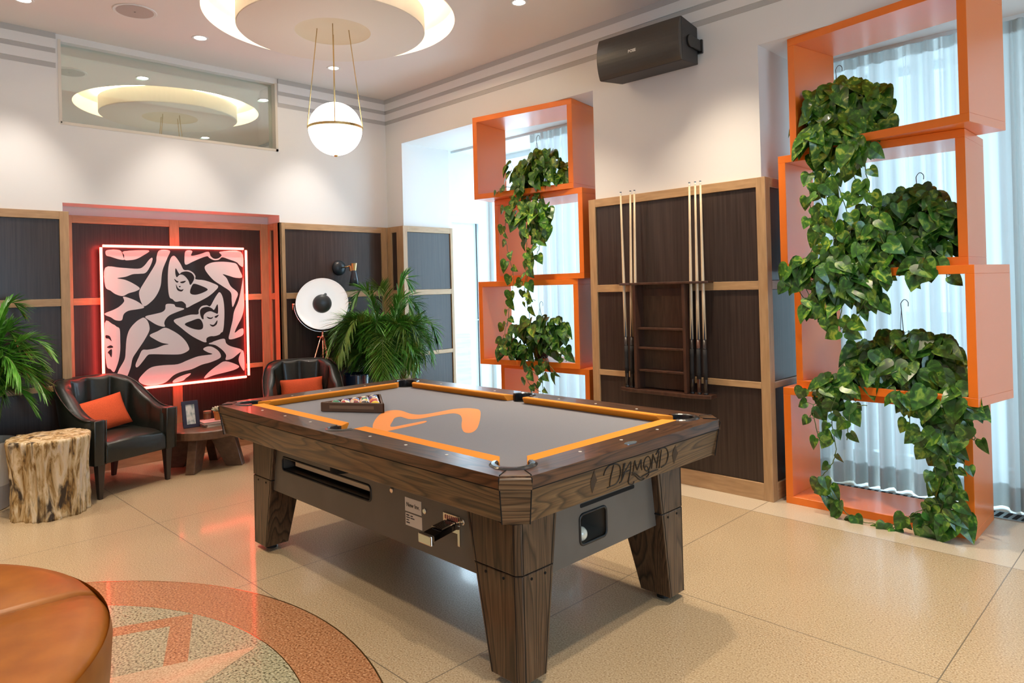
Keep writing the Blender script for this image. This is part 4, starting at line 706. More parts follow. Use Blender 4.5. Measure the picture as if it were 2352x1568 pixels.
# ------------------------------------------------------------------ neon framed print
NA = thing('neon_artwork', (-.12,-2.08,.652), 'black and white figure print framed by a glowing red-orange neon tube', 'wall art')
def nl(x, y, z): return (x+.12, y+2.08, z-.652)
MB().box(*nl(-.14,-2.656,.652), *nl(-.122,-1.503,1.785)).build('board', mat('print_dark', (.016,.009,.010), .35, coat=.3), NA)
wp = MB()
for P in WHITE: wp.prism(smoothpoly(P,4), lambda y,z,h: nl(h,y,z), -.1219, -.1212)
wp.build('printed_figures', mat('print_white', (.75,.72,.72), .5), NA, fix=False)
inkd = mat('print_dark2', (.016,.009,.010), .35)
for P in DARKS: MB().prism(smoothpoly(P,4), lambda y,z,h: nl(h,y,z), -.1211, -.1205).build('printed_detail', inkd, NA, fix=False)
neon = mat('neon_glow', (1,.3,.2), emit=(1,.052,.036), es=NEON)
x_ = -.098
m = MB()
for a, b in (((-2.655,1.797),(-1.515,1.797)),((-1.492,1.785),(-1.492,.650)),((-1.515,.640),(-2.655,.640)),((-2.668,.650),(-2.668,1.785))):
    m.tube([nl(x_,*a), nl(x_,*b)], .0105, 10)
m.build('neon_tube', neon, NA, smooth=True)
m = MB()
for y, z in ((-2.668,1.60),(-2.668,.9),(-1.492,1.6),(-1.492,.9),(-2.3,1.797),(-1.8,1.797),(-2.3,.640),(-1.8,.640)): m.tube([nl(x_,y,z), nl(-.13,y,z)], .004, 6)
m.build('standoff', chrome, NA)
for y in (-2.5,-1.7): MB().box(*nl(-.2,y-.02,1.2), *nl(-.14,y+.02,1.26)).build('mount', blackm, NA)
# ------------------------------------------------------------------ armchairs
def armchair():
    root = thing('armchair', (.56,-2.65,0), 'dark leather tub armchair left of the round side table, orange cushion on it', 'armchair', R(19.3), 'dark leather tub armchairs')
    W_, D_ = .318, .60
    def pth(th, w, d, e=2.7):
        c, s = math.cos(th), math.sin(th)
        return (-d*abs(c)**(2/e)*(1 if c >= 0 else -1), w*abs(s)**(2/e)*(1 if s >= 0 else -1))
    def top(x): t = max(0, min(1, (-x/D_-.08)/.86)); t = t*t*(3-2*t); return .545+.245*t
    N_ = 78; outer = []; inner = []
    rings = []
    for i in range(N_+1):
        th = -PI/2+PI*i/N_
        ox, oy = pth(th, W_, D_); ix, iy = pth(th, W_-.075, D_-.095)
        zt = top(ox); cha = abs(math.sin(th*7.0*1.0))**.5   # upright channels
        k = .034*(cha-.6)*(1 if abs(th) < R(82) else 0)
        nx, ny = ix, iy; ln = math.hypot(ix+.1, iy) or 1; ix2, iy2 = ix-k*(ix+.12)/ln, iy-k*iy/ln
        fl = 1+.13*max(0,(zt-.54)/.25)
        rings.append([(ox*.93, oy*.97, .235), (ox*.97, oy*.99, .36), (ox*1.02, oy*1.02*fl, zt-.02), (ox*1.015, oy*1.01*fl, zt-.004), (ox*.5+ix*.5-.01, oy*.5*fl+iy*.5*fl, zt+.004), (ix*1.02, iy*1.02*fl, zt-.006), (ix2*1.01, iy2*1.01*fl, zt-.03), (ix2*.97, iy2*.97, .50), (ix*.92, iy*.97, .36), (ix*.92, iy*.97, .24)])
    MB().loft(rings).build('shell', leather, root, smooth=True, ang=60)
    # front faces of the arms with piping
    for s in (-1,1):
        m = MB(); y0, y1 = s*(W_-.078), s*(W_+.004)
        m.hexa([(-.02,y0,.235),(.03,y0,.235),(.03,y1*.985,.235),(-.02,y1*.985,.235)], [(-.02,y0,.547),(.045,y0,.547),(.045,y1,.547),(-.02,y1,.547)])
        m.build('arm_front', leather, root, bevel=.010, seg=3, smooth=True)
        m = MB()
        for yy in (y0,y1): m.tube([(.031,yy*.99,.24),(.046,yy,.545)], .0045, 6)
        m.build('piping', leather, root, smooth=True)
    pts = []
    for i in range(N_+1):
        th = -PI/2+PI*i/N_; ox, oy = pth(th, W_, D_); zt = top(ox); fl = 1+.13*max(0,(zt-.54)/.25); pts.append((ox*1.02, oy*1.015*fl, zt-.001))
    MB().tube(pts, .005, 6).build('piping', leather, root, smooth=True)
    # seat
    m = MB(); rs = []
    for x, z1 in ((-.52,.40),(-.3,.405),(-.05,.395),(.02,.380),(.035,.36)):
        w = W_-.082 if x > -.4 else W_-.11
        rs.append([(x,-w,.24),(x,-w,z1-.03),(x,-w+.03,z1),(x,0,z1+.012),(x,w-.03,z1),(x,w,z1-.03),(x,w,.24)])
    m.loft(rs); m.build('seat', leather, root, bevel=.012, seg=3, smooth=True)
    for x, y, dx in ((-.0,-.265,.0),(-.0,.265,.0),(-.50,-.20,-.03),(-.50,.20,-.03)):
        MB().loft([[(x+dx+a*.014,y+b*.014,.0) for a,b in ((-1,-1),(1,-1),(1,1),(-1,1))],[(x+a*.027,y+b*.027,.245) for a,b in ((-1,-1),(1,-1),(1,1),(-1,1))]]).build('leg', darkleg, root, bevel=.004)
    return root
ch = armchair()
dup(ch, CH2, R(-24), 'dark leather tub armchair behind the far corner of the pool table, beside the tripod lamp')
def cushion_(loc, rz, w, h, label, rx=R(68), ry=0):
    m = MB(); n = 14; rings = []
    for i in range(n+1):
        u = -1+2*i/n; ring = []
        for sgn in (1,-1):
            for j in range(n+1):
                v = (-1+2*j/n)*sgn; t = .055*((1-abs(u)**2.6)*(1-abs(v)**2.6))**.55
                ring.append((u*w/2*(1-.05*(1-v*v)), v*h/2*(1-.05*(1-u*u)), t*sgn+.0008*sgn))
        rings.append(ring)
    m.loft(rings); o = m.build('lumbar_cushion', pillowm, smooth=True)
    o.location = loc; o.rotation_euler = Euler((rx, ry, rz), 'XYZ'); tag(o, label, 'cushion', 'orange lumbar cushions'); return o
a1 = R(19.3); p1 = (.56+math.cos(a1)*(-.31)-math.sin(a1)*-.06, -2.65+math.sin(a1)*(-.31)+math.cos(a1)*-.06, .525)
cushion_(p1, a1+PI/2, .45, .25, 'orange lumbar cushion on the armchair at the left, beside the petrified stump', R(66), R(-7))
a2 = R(-24); p2 = (CH2[0]+math.cos(a2)*(-.36)-math.sin(a2)*-.0, CH2[1]+math.sin(a2)*(-.36), .535)
cushion_(p2, a2+PI/2, .36, .22, 'orange lumbar cushion on the armchair behind the pool table', R(68), R(-2))
# ------------------------------------------------------------------ stump, side table and what is on it
def stump():
    rnd = random.Random(7); import mathutils
    m = MB(); rings = []; n = 160
    for k in range(41):
        t = k/40; z = .50*t; ring = []
        for j in range(n):
            a = 2*PI*j/n
            d = Vector((math.cos(a)*1.6, math.sin(a)*1.6, z*1.4)); big = mathutils.noise.noise(d*1.3+Vector((3,1,2)))
            rid = mathutils.noise.noise(Vector((math.cos(a)*5, math.sin(a)*5, z*1.6+2))); rid2 = mathutils.noise.noise(Vector((math.cos(a)*13, math.sin(a)*13, z*4+9)))
            r = .205+.045*t*t+.018*(1-t)**3+.028*big-.040*abs(rid)**.7*1.2+.007*rid2+.012
            if k == 40: r -= .012
            ring.append((r*math.cos(a), r*math.sin(a), z+(.012*mathutils.noise.noise(Vector((math.cos(a)*2,math.sin(a)*2,5)))*t)))
        rings.append(ring)
    top = rings[-1]
    for q in (.7,.4,.1): rings.append([(x*q, y*q, .498+.008*mathutils.noise.noise(Vector((x*q*14,y*q*14,3)))) for x,y,z in top])
    m.loft(rings)
    mt = mat('petrified_wood', (.6,.45,.28), .55); N, L, b = nodes(mt)
    tc = N.new('ShaderNodeTexCoord'); mp = N.new('ShaderNodeMapping'); mp.inputs['Scale'].default_value = (19,19,4.2); n1 = N.new('ShaderNodeTexNoise'); n1.inputs['Detail'].default_value = 10; n1.inputs['Roughness'].default_value = .65; n1.inputs['Distortion'].default_value = .9
    r1 = ramp(N, [(.34,(.06,.03,.012)),(.42,(.34,.19,.05)),(.49,(.58,.41,.20)),(.58,(.78,.62,.40)),(.72,(.66,.57,.50))])
    n1.inputs['Scale'].default_value = 1.1
    L.new(tc.outputs['Object'], mp.inputs[0]); L.new(mp.outputs[0], n1.inputs['Vector']); L.new(n1.outputs[0], r1.inputs[0])
    bp = N.new('ShaderNodeBump'); bp.inputs['Strength'].default_value = .7; bp.inputs['Distance'].default_value = .02; L.new(n1.outputs[0], bp.inputs['Height']); L.new(bp.outputs[0], b.inputs['Normal'])
    mp2 = N.new('ShaderNodeMapping'); mp2.inputs['Scale'].default_value = (8,8,2.8); n2 = N.new('ShaderNodeTexNoise'); n2.inputs['Detail'].default_value = 8; n2.inputs['Distortion'].default_value = .7; n2.inputs['Scale'].default_value = 1.4
    r2q = ramp(N, [(.56,(0,0,0)),(.64,(1,1,1))]); mx = N.new('ShaderNodeMix'); mx.data_type = 'RGBA'; mx.inputs[7].default_value = (.045,.025,.01,1)
    L.new(tc.outputs['Object'], mp2.inputs[0]); L.new(mp2.outputs[0], n2.inputs['Vector']); L.new(n2.outputs[0], r2q.inputs[0]); L.new(r2q.outputs[0], mx.inputs[0]); L.new(r1.outputs[0], mx.inputs[6]); L.new(mx.outputs[2], b.inputs['Base Color'])
    o = m.build('stump_stool', mt, smooth=True); o.location = (.725,-3.205,0); o.scale = (.94,.94,1)
    tag(o, 'pale petrified wood stump stool with dark hollows, in front of the left armchair', 'stump')
stump()
walnut = noisemat('walnut', [(.3,(.10,.05,.028)),(.7,(.17,.09,.05))], (5,30,30), .4, 4, coat=.2)
st = thing('side_table', (.27,-2.03,0), 'low round walnut side table with four thick splayed legs', 'side table')
MB().lathe([(.300,.262),(.308,.268),(.308,.322),(.298,.330)], 64).build('table_top', walnut, st)
for k, a in enumerate((R(-45),R(48),R(140),R(228))):
    c, s = math.cos(a), math.sin(a); f = lambda r, t, z: (r*c-t*s, r*s+t*c, z)
    MB().hexa([f(.17,-.035,0),f(.30,-.035,0),f(.30,.035,0),f(.17,.035,0)],[f(.03,-.035,.262),f(.235,-.035,.262),f(.235,.035,.262),f(.03,.035,.262)]).build('leg', walnut, st, bevel=.004)
zt = .3302
pf = thing('photo_frame', (.30,-2.15,zt), 'dark photo frame propped up on the round side table', 'picture frame', R(-4))
def pfz(x, z): return -.26*z   # leaning back
m = MB(); w_, h_ = .062, .215
tilt = Matrix.Rotation(R(-14),4,'Y') @ Matrix.Rotation(R(0),4,'X')
fr_ = MB().box(-.006,-w_,0,.006,w_,.028).box(-.006,-w_,h_-.028,.006,w_,h_).box(-.006,-w_,.028,.006,-w_+.028,h_-.028).box(-.006,w_-.028,.028,.006,w_,h_-.028)
fr_.move(lambda v: tilt @ v).build('frame', mat('dark_blue_frame',(.025,.022,.05),.35,coat=.4), pf, bevel=.002)
MB().box(-.004,-w_+.026,.026,.001,w_-.026,h_-.026).move(lambda v: tilt @ v).build('photograph', noisemat('faded_photo', [(.35,(.30,.36,.36)),(.5,(.62,.66,.62)),(.65,(.80,.78,.74))], (40,40,25), .4, 3), pf)
MB().hexa([(-.135,-.02,0),(-.125,-.02,0),(-.125,.02,0),(-.135,.02,0)],[(-.05,-.02,.16),(-.04,-.02,.16),(-.04,.02,.16),(-.05,.02,.16)]).build('easel_strut', blackm, pf)
def book(x, y, z, w, d, t, rz, col, label):
    r = thing('book', (x,y,z), label, 'book', R(rz), 'books stacked on the side table')
    cvm = mat('cover_'+label[:8], col, .6)
    MB().box(-w/2,-d/2,0,w/2,d/2,.003).box(-w/2,-d/2,t-.003,w/2,d/2,t).box(-w/2,d/2-.004,.003,w/2,d/2,t-.003).build('cover', cvm, r)
    MB().box(-w/2+.004,-d/2+.004,.003,w/2-.003,d/2-.004,t-.003).build('pages', mat('pages',(.75,.68,.58),.8), r)
book(.33,-1.975,zt,.15,.20,.022,3,(.70,.62,.52),'cream book at the bottom of the small stack on the side table')
book(.335,-1.985,zt+.0222,.155,.21,.018,-3,(.66,.38,.36),'pinkish book on top of the small stack on the side table')
sp_ = thing('succulent_pot', (.34,-1.955,zt+.0404), 'pale succulent in an orange clay pot on the stacked books', 'succulent')
MB().lathe([(.026,0),(.034,.058),(.038,.058),(.038,.070),(.032,.070),(.030,.058)], 24).build('pot', mat('orange_clay',(.55,.22,.05),.5), sp_)
m = MB(); rnd = random.Random(2)
for i in range(22):
    a = i*2.4; e = .2+i*.055; d = Vector((math.cos(a)*math.cos(e), math.sin(a)*math.cos(e), math.sin(e))); L_ = .062-.0014*i
    p0 = Vector((0,0,.068)); m.tube([p0, p0+d*L_*.45, p0+d*L_*.85+Vector((0,0,.004)), p0+d*L_+Vector((0,0,.006))], [.004,.009,.008,.0015], 6)
m.build('leaves', mat('pale_succulent',(.50,.55,.38),.4), sp_, smooth=True)
cn = thing('candle_jar', (.235,-2.0,zt), 'small brown jar behind the books on the side table', 'jar')
MB().lathe([(.028,0),(.03,.085),(.027,.088)], 24).build('jar', mat('amber_jar',(.20,.09,.04),.2,coat=.5), cn)
MB().lathe([(.031,.088),(.031,.105),(.005,.108)], 24).build('lid', mat('jar_lid',(.25,.16,.09),.4), cn)
# ------------------------------------------------------------------ palms
palmleaf = noisemat('palm_leaf', [(.35,(.045,.17,.016)),(.6,(.12,.38,.035)),(.75,(.26,.48,.08))], (6,6,6), .35, 3, coat=.2)
palmdry = noisemat('palm_leaf_golden', [(.35,(.06,.14,.012)),(.6,(.16,.27,.03)),(.75,(.32,.33,.06))], (6,6,6), .4, 3)
stemm = noisemat('palm_stem', [(.4,(.10,.16,.03)),(.6,(.20,.24,.06))], (20,20,5), .5)
def palm(root, z0, fr, seed, lm, lw=.0062, lim=lambda v: v):
    rnd = random.Random(seed)
    for (az, reach, hgt, leaflen, droop) in fr:
        a = R(az); d = Vector((math.cos(a), math.sin(a), 0)); pts = []
        n = 26; bx = d*.03+Vector((rnd.uniform(-.04,.04),rnd.uniform(-.04,.04),0))
        for i in range(n+1):
            t = i/n; pts.append(bx+d*reach*(t**1.7)+Vector((0,0,z0+hgt*math.sin(min(1,t*1.0)*PI*(.5+droop*.28*t)))))
        pts = [lim(p) for p in pts]; sm = MB().tube(pts, [.006-.0045*i/n for i in range(n+1)], 5).build('frond', stemm, root, smooth=True)
        lf = MB(); side = Vector((-d.y, d.x, 0))
        for i in range(12, n*3+1):
            t = i/(n*3)
            if t < .36: continue
            k = t*n; i0 = min(int(k), n-1); p = pts[i0].lerp(pts[i0+1], k-i0); tn = (pts[i0+1]-pts[i0]).normalized()
            tt = (t-.36)/.64; L_ = leaflen*(.55+.6*math.sin(PI*(.15+.8*tt)))*rnd.uniform(.85,1.1)
            for sg in (-1,1):
                upv = tn.cross(side).normalized()*(-1)
                dr_ = (side*sg*(.95-.45*tt)+tn*(.55+.5*tt)+Vector((0,0,.25))+Vector((rnd.uniform(-.12,.12),)*3)).normalized()
                w_ = lw*rnd.uniform(.8,1.15); u = dr_.cross(Vector((0,0,1)));
                if u.length < .1: u = Vector((1,0,0))
                u.normalize(); q = [p]
                for s_ in (.33,.66,1.0): q.append(p+dr_*L_*s_+Vector((0,0,-L_*.22*s_*s_)))
                ws = [w_*.4,w_,w_*.8,.0006]
                vs = []
                for pp, ww in zip(q, ws): vs += [pp-u*ww, pp+Vector((0,0,-ww*.5)), pp+u*ww]
                fs = []
                for z_ in range(3): b_ = z_*3; fs += [(b_,b_+1,b_+4,b_+3),(b_+1,b_+2,b_+5,b_+4)]
                lf.add([lim(v) for v in vs], fs)
        lf.build('leaflets', lm if rnd.random() < .8 else palmdry, sm, fix=False)
rnd = random.Random(11)
pr = thing('palm_plant', (.52,-.42,0), 'bushy green areca palm in the corner behind the pool table', 'palm', group='areca palms')
MB().lathe([(.12,0),(.15,.02),(.17,.33),(.18,.33),(.18,.36),(.165,.36),(.16,.32)], 40).build('planter', mat('charcoal_pot',(.03,.035,.05),.3,coat=.6), pr)
fr = []
for i in range(62):
    az = rnd.uniform(-180,180); fr.append((az, rnd.uniform(.16,.50), rnd.uniform(.42,.80), rnd.uniform(.16,.26), rnd.uniform(.3,1.3)))
fr += [(-60,.18,1.10,.2,.2),(60,.16,1.18,.2,.3),(-100,.30,1.08,.19,.5),(20,.30,1.00,.2,.5),(75,.42,.95,.2,.7),(-120,.38,.8,.2,.7),(85,.50,.8,.22,.8),(-95,.45,.62,.2,.9)]
def lim1(v): return Vector((max(v.x, -.46+.01*math.sin(v.z*40)) if v.y < -.0 or v.z < 2 else v.x, min(v.y, .36), v.z))
palm(pr, .32, fr, 3, palmleaf, lim=lim1)
m = MB()
for i in range(60):
    a = rnd.uniform(0,2*PI); r0 = rnd.uniform(0,.10); r1 = r0+rnd.uniform(.0,.10); m.tube([(r0*math.cos(a),r0*math.sin(a),.3),(r1*math.cos(a+.3),r1*math.sin(a+.3),.62+rnd.uniform(0,.15))], [.005,.003], 5)
m.build('canes', stemm, pr, smooth=True)
pl_ = thing('palm_plant', (.27,-3.52,0), 'areca palm in a white planter at the left edge, behind the stump', 'palm', group='areca palms')
MB().lathe([(.15,0),(.165,.005),(.205,.40),(.215,.45),(.20,.45),(.19,.40)], 48).build('planter', mat('white_glazed',(.74,.72,.68),.3,coat=.4), pl_)
MB().lathe([(.1515,.002),(.1665,.007),(.1835,.19),(.1825,.192)], 48, cap=False).build('planter_base', mat('grey_glaze',(.42,.40,.40),.35), pl_)
fr = []
for i in range(17): fr.append((rnd.uniform(0,360), rnd.uniform(.18,.40), rnd.uniform(.35,.80), rnd.uniform(.16,.24), rnd.uniform(.4,1.3)))
fr += [(90,.36,.62,.16,.7),(70,.36,.70,.16,.6),(100,.38,.46,.16,.9),(60,.38,.54,.16,1.0),(110,.26,.78,.16,.5),(80,.30,.38,.15,1.1),(95,.20,.95,.14,.4)]
palm(pl_, .42, fr, 5, palmleaf, lim=lambda v: Vector((max(v.x,-.21), v.y, v.z)))
m = MB()
for i in range(16):
    a = rnd.uniform(0,2*PI); r0 = rnd.uniform(0,.12); m.tube([(r0*math.cos(a),r0*math.sin(a),.40),(r0*1.5*math.cos(a),r0*1.5*math.sin(a),.75)], [.007,.004], 5)
m.build('canes', stemm, pl_, smooth=True)
nv = thing('navy_drum', (.50,-.74,0), 'tall glossy navy cylinder beside the palm, behind the armchair', 'planter')
MB().lathe([(.10,0),(.115,.02),(.125,.62),(.12,.63),(.11,.62),(.105,.5)], 48).build('body', mat('navy_gloss',(.008,.018,.05),.15,coat=1), nv, smooth=False)
# ------------------------------------------------------------------ tripod lamp, wall sconce
TL = (.20,-.905)
tl = thing('tripod_floor_lamp', (*TL,0), 'copper tripod floor lamp with a large white glowing dish', 'floor lamp')
aim = Vector((cam.location.x-TL[0], cam.location.y-TL[1], 0)).normalized(); aim = (aim+Vector((.0,.10,-.05))).normalized()
ctr = Vector((.0,0,1.279)); q_ = aim.to_track_quat('Z','Y').to_matrix()
dish = MB(); prof_o = [(.001,-.155),(.06,-.150),(.13,-.115),(.19,-.055),(.222,.0),(.240,.03),(.236,.031),(.219,.0),(.187,-.050),(.128,-.110),(.06,-.143),(.001,-.148)]
do_ = MB().lathe(prof_o[:6], 64, cap=False).move(lambda v: q_ @ v + ctr).build('dish', mat('grey_dish',(.10,.16,.20),.3,.6), tl, smooth=True)
MB().lathe(prof_o[5:], 64, cap=False).move(lambda v: q_ @ v + ctr).build('reflector', mat('white_enamel',(.85,.84,.82),.5, emit=(1,.96,.93), es=DISH), do_, smooth=True)
cp = MB().sphere((0,0,0), .088, 32, 18); cp.v = [(x,y,z*.55+.01) for x,y,z in cp.v]; cp.move(lambda v: q_ @ v + ctr + q_ @ Vector((0,-.0,.0))).build('bulb_shield', mat('graphite_shield',(.055,.065,.07),.35,.3), tl, smooth=True)
MB().tube([q_ @ Vector((.0,.06,.0))+ctr, q_ @ Vector((.035,.085,-.02))+ctr, q_ @ Vector((.03,.05,-.12))+ctr], .013, 10).build('shield_stem', mat('graphite_shield2',(.10,.14,.15),.35,.3), tl, smooth=True)
sd = q_ @ Vector((1,0,0)); sd.z = 0; sd.normalize()
yk = [ctr+sd*(.252*math.cos(a))+Vector((0,0,.262*math.sin(a))) for a in [R(180+180*i/24) for i in range(25)]]
MB().tube(yk, .0045, 8).build('yoke', chrome, tl, smooth=True)
for s_ in (-1,1): MB().tube([ctr+sd*s_*.235, ctr+sd*s_*.268], .009, 10).tube([ctr+sd*s_*.262+Vector((0,0,.01)), ctr+sd*s_*.262-Vector((0,0,.05))], .0045, 8).build('pivot_knob', copper, tl, smooth=True)
MB().tube([(0,0,1.03),(0,0,.94)], .011, 12).tube([(-.0,0,.965),(0,0,.45)], .009, 10).build('stem', copper, tl, smooth=True)
MB().tube([sd*.05+Vector((0,0,.97)), -sd*.05+Vector((0,0,.97))], .006, 8).lathe([(.016,.955),(.018,.97),(.016,.985)], 16).build('head', copper, tl, smooth=True)
for k in range(3):
    a = math.atan2(aim.y, aim.x)+R(30+120*k); d = Vector((math.cos(a), math.sin(a), 0))
    lg = MB().tube([d*.02+Vector((0,0,.965)), d*.19+Vector((0,0,.40)), d*.30+Vector((0,0,.012))], [.006,.008,.006], 8).build('leg', copper, tl, smooth=True)
sc_ = thing('wall_sconce', (.028,-.612,1.62), 'black and brass cone wall sconce beside the tripod lamp', 'wall lamp')
MB().lathe([(.074,0),(.072,.016),(.058,.036),(.03,.048),(.001,.052)], 36).move(lambda v: Vector((v.z, v.y, v.x))).build('wall_plate', mat('matt_black',(.02,.025,.03),.35), sc_, smooth=True)
MB().tube([(.05,0,0),(.14,.03,.012)], .006, 10).sphere((.14,.03,.012), .011, 12, 8).build('arm', brass, sc_, smooth=True)
shd = MB().lathe([(.026,-.01),(.0205,-.05),(.019,-.06)], 28, (.155,.045,.025), cap=False).build('brass_cup', brass, sc_, smooth=True)
MB().lathe([(.033,.014),(.026,-.03),(.0215,-.058)], 28, (.175,.06,.025), cap=False).build('upper_shade', brass, sc_, smooth=True)
MB().lathe([(.0225,-.056),(.036,-.12),(.052,-.205),(.049,-.205),(.034,-.12),(.020,-.058)], 32, (.175,.06,.025), cap=False).build('shade', mat('matt_black2',(.03,.035,.045),.3,coat=.4), sc_, smooth=True)
# ------------------------------------------------------------------ pendant
pn = thing('pendant_lamp', (*PC,3.312), 'white glass globe pendant with a brass band, hung on brass rods', 'pendant lamp')
gz = 2.575-3.312
MB().sphere((0,0,gz), .192, 48, 32).build('globe', mat('opal_glass',(.9,.88,.84),.2, emit=(1,.93,.84), es=GLOBE), pn, smooth=True)
MB().lathe([(.1925,-.009),(.1975,-.009),(.1975,.009),(.1925,.009),(.1925,-.009)], 64, (0,0,gz+.004), cap=False).build('brass_band', brass, pn, smooth=False)
for k in range(4):
    a = R(-32+90*k); d = Vector((math.cos(a), math.sin(a), 0))
    MB().tube([d*.112, d*.198+Vector((0,0,gz+.004))], .0032, 8).build('rod', brass, pn, smooth=True)
MB().lathe([(.0001,-.012),(.012,-.010),(.014,.0)], 16, (0,0,gz-.192), cap=False).build('finial', brass, pn, smooth=True)
# ------------------------------------------------------------------ downlights, ceiling speaker
glow = mat('lamp_glow', (1,1,1), emit=(1,.93,.82), es=14)
trimw = mat('white_trim', (.8,.79,.77), .4)
def downlight(x, y, label, power, aimx=0, aimy=0, size=74, blend=.9, col=(1,.83,.62), grp='recessed ceiling downlights'):
    r = thing('downlight', (x, y, H-.001), label, 'ceiling light', group=grp)
    MB().lathe([(.044,-.002),(.058,-.004),(.060,-.001),(.060,.001)], 32, cap=False).build('trim_ring', trimw, r)
    MB().lathe([(.0001,-.0012),(.044,-.0012)], 32, cap=False).build('lens', glow, r)
    l = light('lamp_beam', 'SPOT', (0,0,-.02), power, col, shadow_soft_size=.045, spot_size=R(size), spot_blend=blend)
    l.parent = r; l.rotation_euler = Vector((-aimx, -aimy, H)).to_track_quat('Z','Y').to_euler()
    return r
WASH = (.95,.92,.9)
downlight(.56,-3.265,'recessed downlight at the top left edge of the ceiling', SPOTW, -.75, 0, 62, .8, (1,.90,.80))
downlight(.56,-4.42,'unseen added downlight in the left corner, brightening the white planter', SPOTW*1.6, -.3, 0, 80, .8, (1,.88,.76), grp='unseen added ceiling downlights')  # unseen; continues the washer row, added to brighten the planter corner
downlight(.602,-2.131,'recessed downlight left of the round ceiling cove', SPOTW, -.75, 0, 62, .8, (1,.90,.80))
downlight(.616,-.974,'recessed downlight directly behind the brass pendant rods', SPOTW, -.75, 0, 62, .8, (1,.90,.80))
for i, (x, y) in enumerate(((3.9,-.62),(2.7,-.75),(3.3,-3.9),(1.7,-3.4),(5.2,-1.2),(5.4,-3.2),(2.2,-5.6),(4.4,-5.6),(7.2,-1.5),(7.2,-4.2),(.9,-5.2))):  # unseen fixtures at mostly guessed spots, added to warm and brighten the room
    downlight(x, y, 'unseen added downlight overhead, '+['above the cue rack panelling','above the loudspeaker end of the room','above the foot of the pool table','above the round ottoman','above the right shelf tower','above the camera','at the dim far side behind the ottoman','behind the camera, left','by the rear windows, niche side','by the rear windows, middle','over the left wall beyond the palm'][i], SPOTF, 0, 0, 84, .9, grp='unseen added ceiling downlights')
cs = thing('ceiling_speaker', (.824,-2.663,H-.001), 'round flush ceiling speaker near the left wall', 'ceiling speaker')
MB().lathe([(.118,-.003),(.136,-.005),(.140,0)], 48, cap=False).build('rim', trimw, cs)
MB().lathe([(.0001,-.004),(.118,-.004)], 48, cap=False).build('grille', mat('speaker_mesh',(.50,.44,.41),.8), cs)
MB().lathe([(.0001,-.008),(.008,-.0042)], 12, cap=False).build('badge', mat('badge_grey',(.2,.18,.17),.4), cs)
# ------------------------------------------------------------------ wall speaker
ws = thing('wall_speaker', (3.355,-.03,2.85), 'large black loudspeaker on a bracket high on the right wall', 'loudspeaker', R(4))
ws.rotation_euler = (R(0), 0, R(2))
cab = MB().hexa([(-.325,-.25,-.02),(.325,-.25,-.02),(.305,0,.005),(-.305,0,.005)], [(-.325,-.25,.268),(.325,-.25,.268),(.305,0,.255),(-.305,0,.255)]).build('cabinet', mat('speaker_black',(.035,.032,.031),.55), ws, bevel=.006)
rg = []
for x in [-.322+.644*i/2 for i in range(3)]:
    ring = [(x,-.251,-.018)]
    for j in range(13): t = j/12; ring.append((x, -.256-.034*math.sin(PI*t)**.8, -.018+.284*t))
    ring.append((x,-.251,.266)); rg.append(ring)
MB().loft(rg).build('grille', noisemat('speaker_grille', [(.4,(.030,.026,.022)),(.6,(.055,.048,.04))], (900,900,900), .38, 1, spec=.8), ws, bevel=.003)
text('BOSE', .026, 'logo', ws, Matrix.Translation((-.03,-.2915,.118)) @ Matrix.Rotation(R(90),4,'X') @ Matrix.Shear('XY',4,(.35,0)), mat('silver_print',(.7,.68,.65),.3,.5), .0006, .0012)
MB().box(.318,-.14,.09,.330,.028,.165).build('bracket', blackm, ws, bevel=.004)
MB().lathe([(.042,0),(.042,.012)], 24).move(lambda v: Vector((.320+v.z, -.14+v.x, .128+v.y))).build('bracket_knuckle', blackm, ws, bevel=.002)
MB().box(-.15,.0,.08,.335,.03,.17).build('wall_bar', blackm, ws)
# ------------------------------------------------------------------ cue rack and cues
rackw = noisemat('rack_walnut', [(.3,(.045,.018,.011)),(.7,(.085,.036,.02))], (30,30,5), .35, 3, coat=.3)
rackf = noisemat('rack_walnut_back', [(.3,(.07,.035,.018)),(.7,(.12,.062,.032))], (60,60,8), .5, 4)
cr = thing('cue_rack', (3.385,-.041,.62), 'dark walnut wall cue rack with small shelves, hung on the panelling', 'cue rack')
def cl_(x, y, z): return (x-3.385, y+.041, z-.62)
MB().box(*cl_(3.185,-.052,.65), *cl_(3.575,-.041,1.38)).build('back_panel', rackf, cr)
for x in (3.168,3.562): MB().box(*cl_(x,-.150,.645), *cl_(x+.022,-.041,1.378)).build('upright', rackw, cr, bevel=.002)
MB().prism([(-.36,0),(-.36,-.085),(-.24,-.125),(.24,-.125),(.36,-.085),(.36,0)], lambda x,y,h:(x,y,h), 0, .024).build('base_shelf', rackw, cr, bevel=.003)
MB().prism([(-.355,0),(-.355,-.075),(-.24,-.115),(.24,-.115),(.355,-.075),(.355,0)], lambda x,y,h:(x,y,h), .760, .776).build('top_shelf', rackw, cr, bevel=.003)
for z in (1.065,.928,.770): MB().box(*cl_(3.19,-.135,z), *cl_(3.562,-.052,z+.014)).build('shelf', rackw, cr, bevel=.002)
for z in (1.30,): MB().box(*cl_(3.19,-.06,z), *cl_(3.562,-.052,z+.05)).build('top_rail', rackw, cr)
maple = mat('maple', (.72,.56,.37), .3, coat=.3)
wr_ = [('linen', (.012,.011,.012)), ('brown', (.06,.02,.012))]
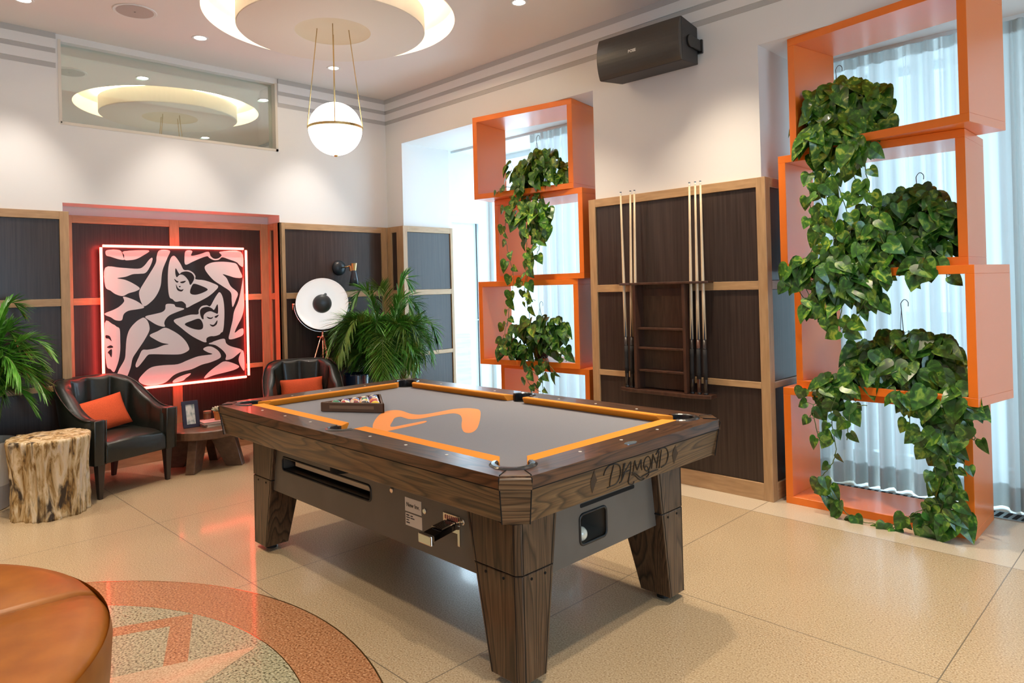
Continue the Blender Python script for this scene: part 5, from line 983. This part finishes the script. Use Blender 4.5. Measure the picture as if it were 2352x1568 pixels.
cues = [((3.074,3.050),'leftmost pool cue in the wall rack, leaning slightly left',0),((3.115,3.135),'second pool cue from the left in the wall rack',0),((3.150,3.170),'third pool cue from the left, just left of the rack shelves',1),((3.600,3.612),'first pool cue to the right of the rack shelves',0),((3.651,3.655),'middle pool cue of the three right of the rack shelves',1),((3.700,3.694),'rightmost pool cue in the wall rack',0)]
for (xb, xt), lb, cv_ in cues:
    r = thing('pool_cue', (xb,-.108,.6445), lb, 'pool cue', group='pool cues in the wall rack')
    dx = xt-xb; at = lambda z: ((z/1.415)*dx, .012*(z/1.415), z); rad = lambda z: .0147-.0082*(z/1.415)
    sg = lambda a, b, n=4: [at(a+(b-a)*i/n) for i in range(n+1)]
    def seg(nm, a, b, m_, ex=0): return MB().tube(sg(a,b), [rad(a+(b-a)*i/4)+ex for i in range(5)], 14).build(nm, m_, r, smooth=True)
    bt = seg('butt', .0, .365, darkleg if cv_ == 0 else mat('butt_brown',(.07,.022,.012),.25,coat=.6)); seg('wrap', .10, .30, mat('wrap',(.012,.011,.012),.8), .0004); seg('joint_ring', .30, .306, blackr, .0007)
    seg('bumper', .0, .012, blackr, .0008)
    sh = seg('shaft', .365, 1.39, maple); seg('ferrule', 1.39, 1.408, ivory); seg('tip', 1.408, 1.416, mat('tip_blue',(.10,.13,.18),.9))
    m = MB()
    for k in range(4):
        a = k*PI/2+.6; z0, z1 = .36, .50; v = []
        for zz, hw in ((z0,.5),(z1,.02)):
            c0 = Vector(at(zz)); rr = rad(zz)+.0005
            v += [c0+Vector((rr*math.cos(a-hw), rr*math.sin(a-hw), 0)), c0+Vector((rr*1.03*math.cos(a), rr*1.03*math.sin(a), 0)), c0+Vector((rr*math.cos(a+hw), rr*math.sin(a+hw), 0))]
        m.add(v, [(0,1,4,3),(1,2,5,4)])
    m.build('points', darkleg, sh, fix=False)
# ------------------------------------------------------------------ ottoman
ot = thing('round_ottoman', (3.41,-4.512,0), 'large round caramel leather ottoman standing on the floor medallion', 'ottoman')
cara = noisemat('caramel_leather', [(.35,(.29,.085,.006)),(.65,(.38,.125,.012))], (9,9,9), .38, 5, bump=.03)
bs = MB().lathe([(.86,.0),(.875,.01),(.905,.25),(.912,.36),(.905,.40)], 96, cap=False).build('side_band', cara, ot, smooth=True)
ang0 = math.atan2(-3.609+4.512, 3.424-3.41)
for k in range(4):
    m = MB(); n = 28; a0 = ang0+PI/2*k; rings = []
    for i in range(n+1):
        a = a0+.006+(PI/2-.012)*i/n; e = min(i, n-i)/n; pinch = min(1, e*9)
        rings.append([(r*math.cos(a), r*math.sin(a), z-(.012*(1-pinch) if z > .38 else 0)) for r, z in ((.02,.415),(.3,.432),(.7,.434),(.84,.428),(.885,.415),(.905,.39),(.905,.375),(.02,.375))])
    m.loft(rings).build('seat_segment', cara, ot, smooth=True)
MB().lathe([(.80,-.0),(.80,.02)], 64, cap=False).build('plinth', void, ot)
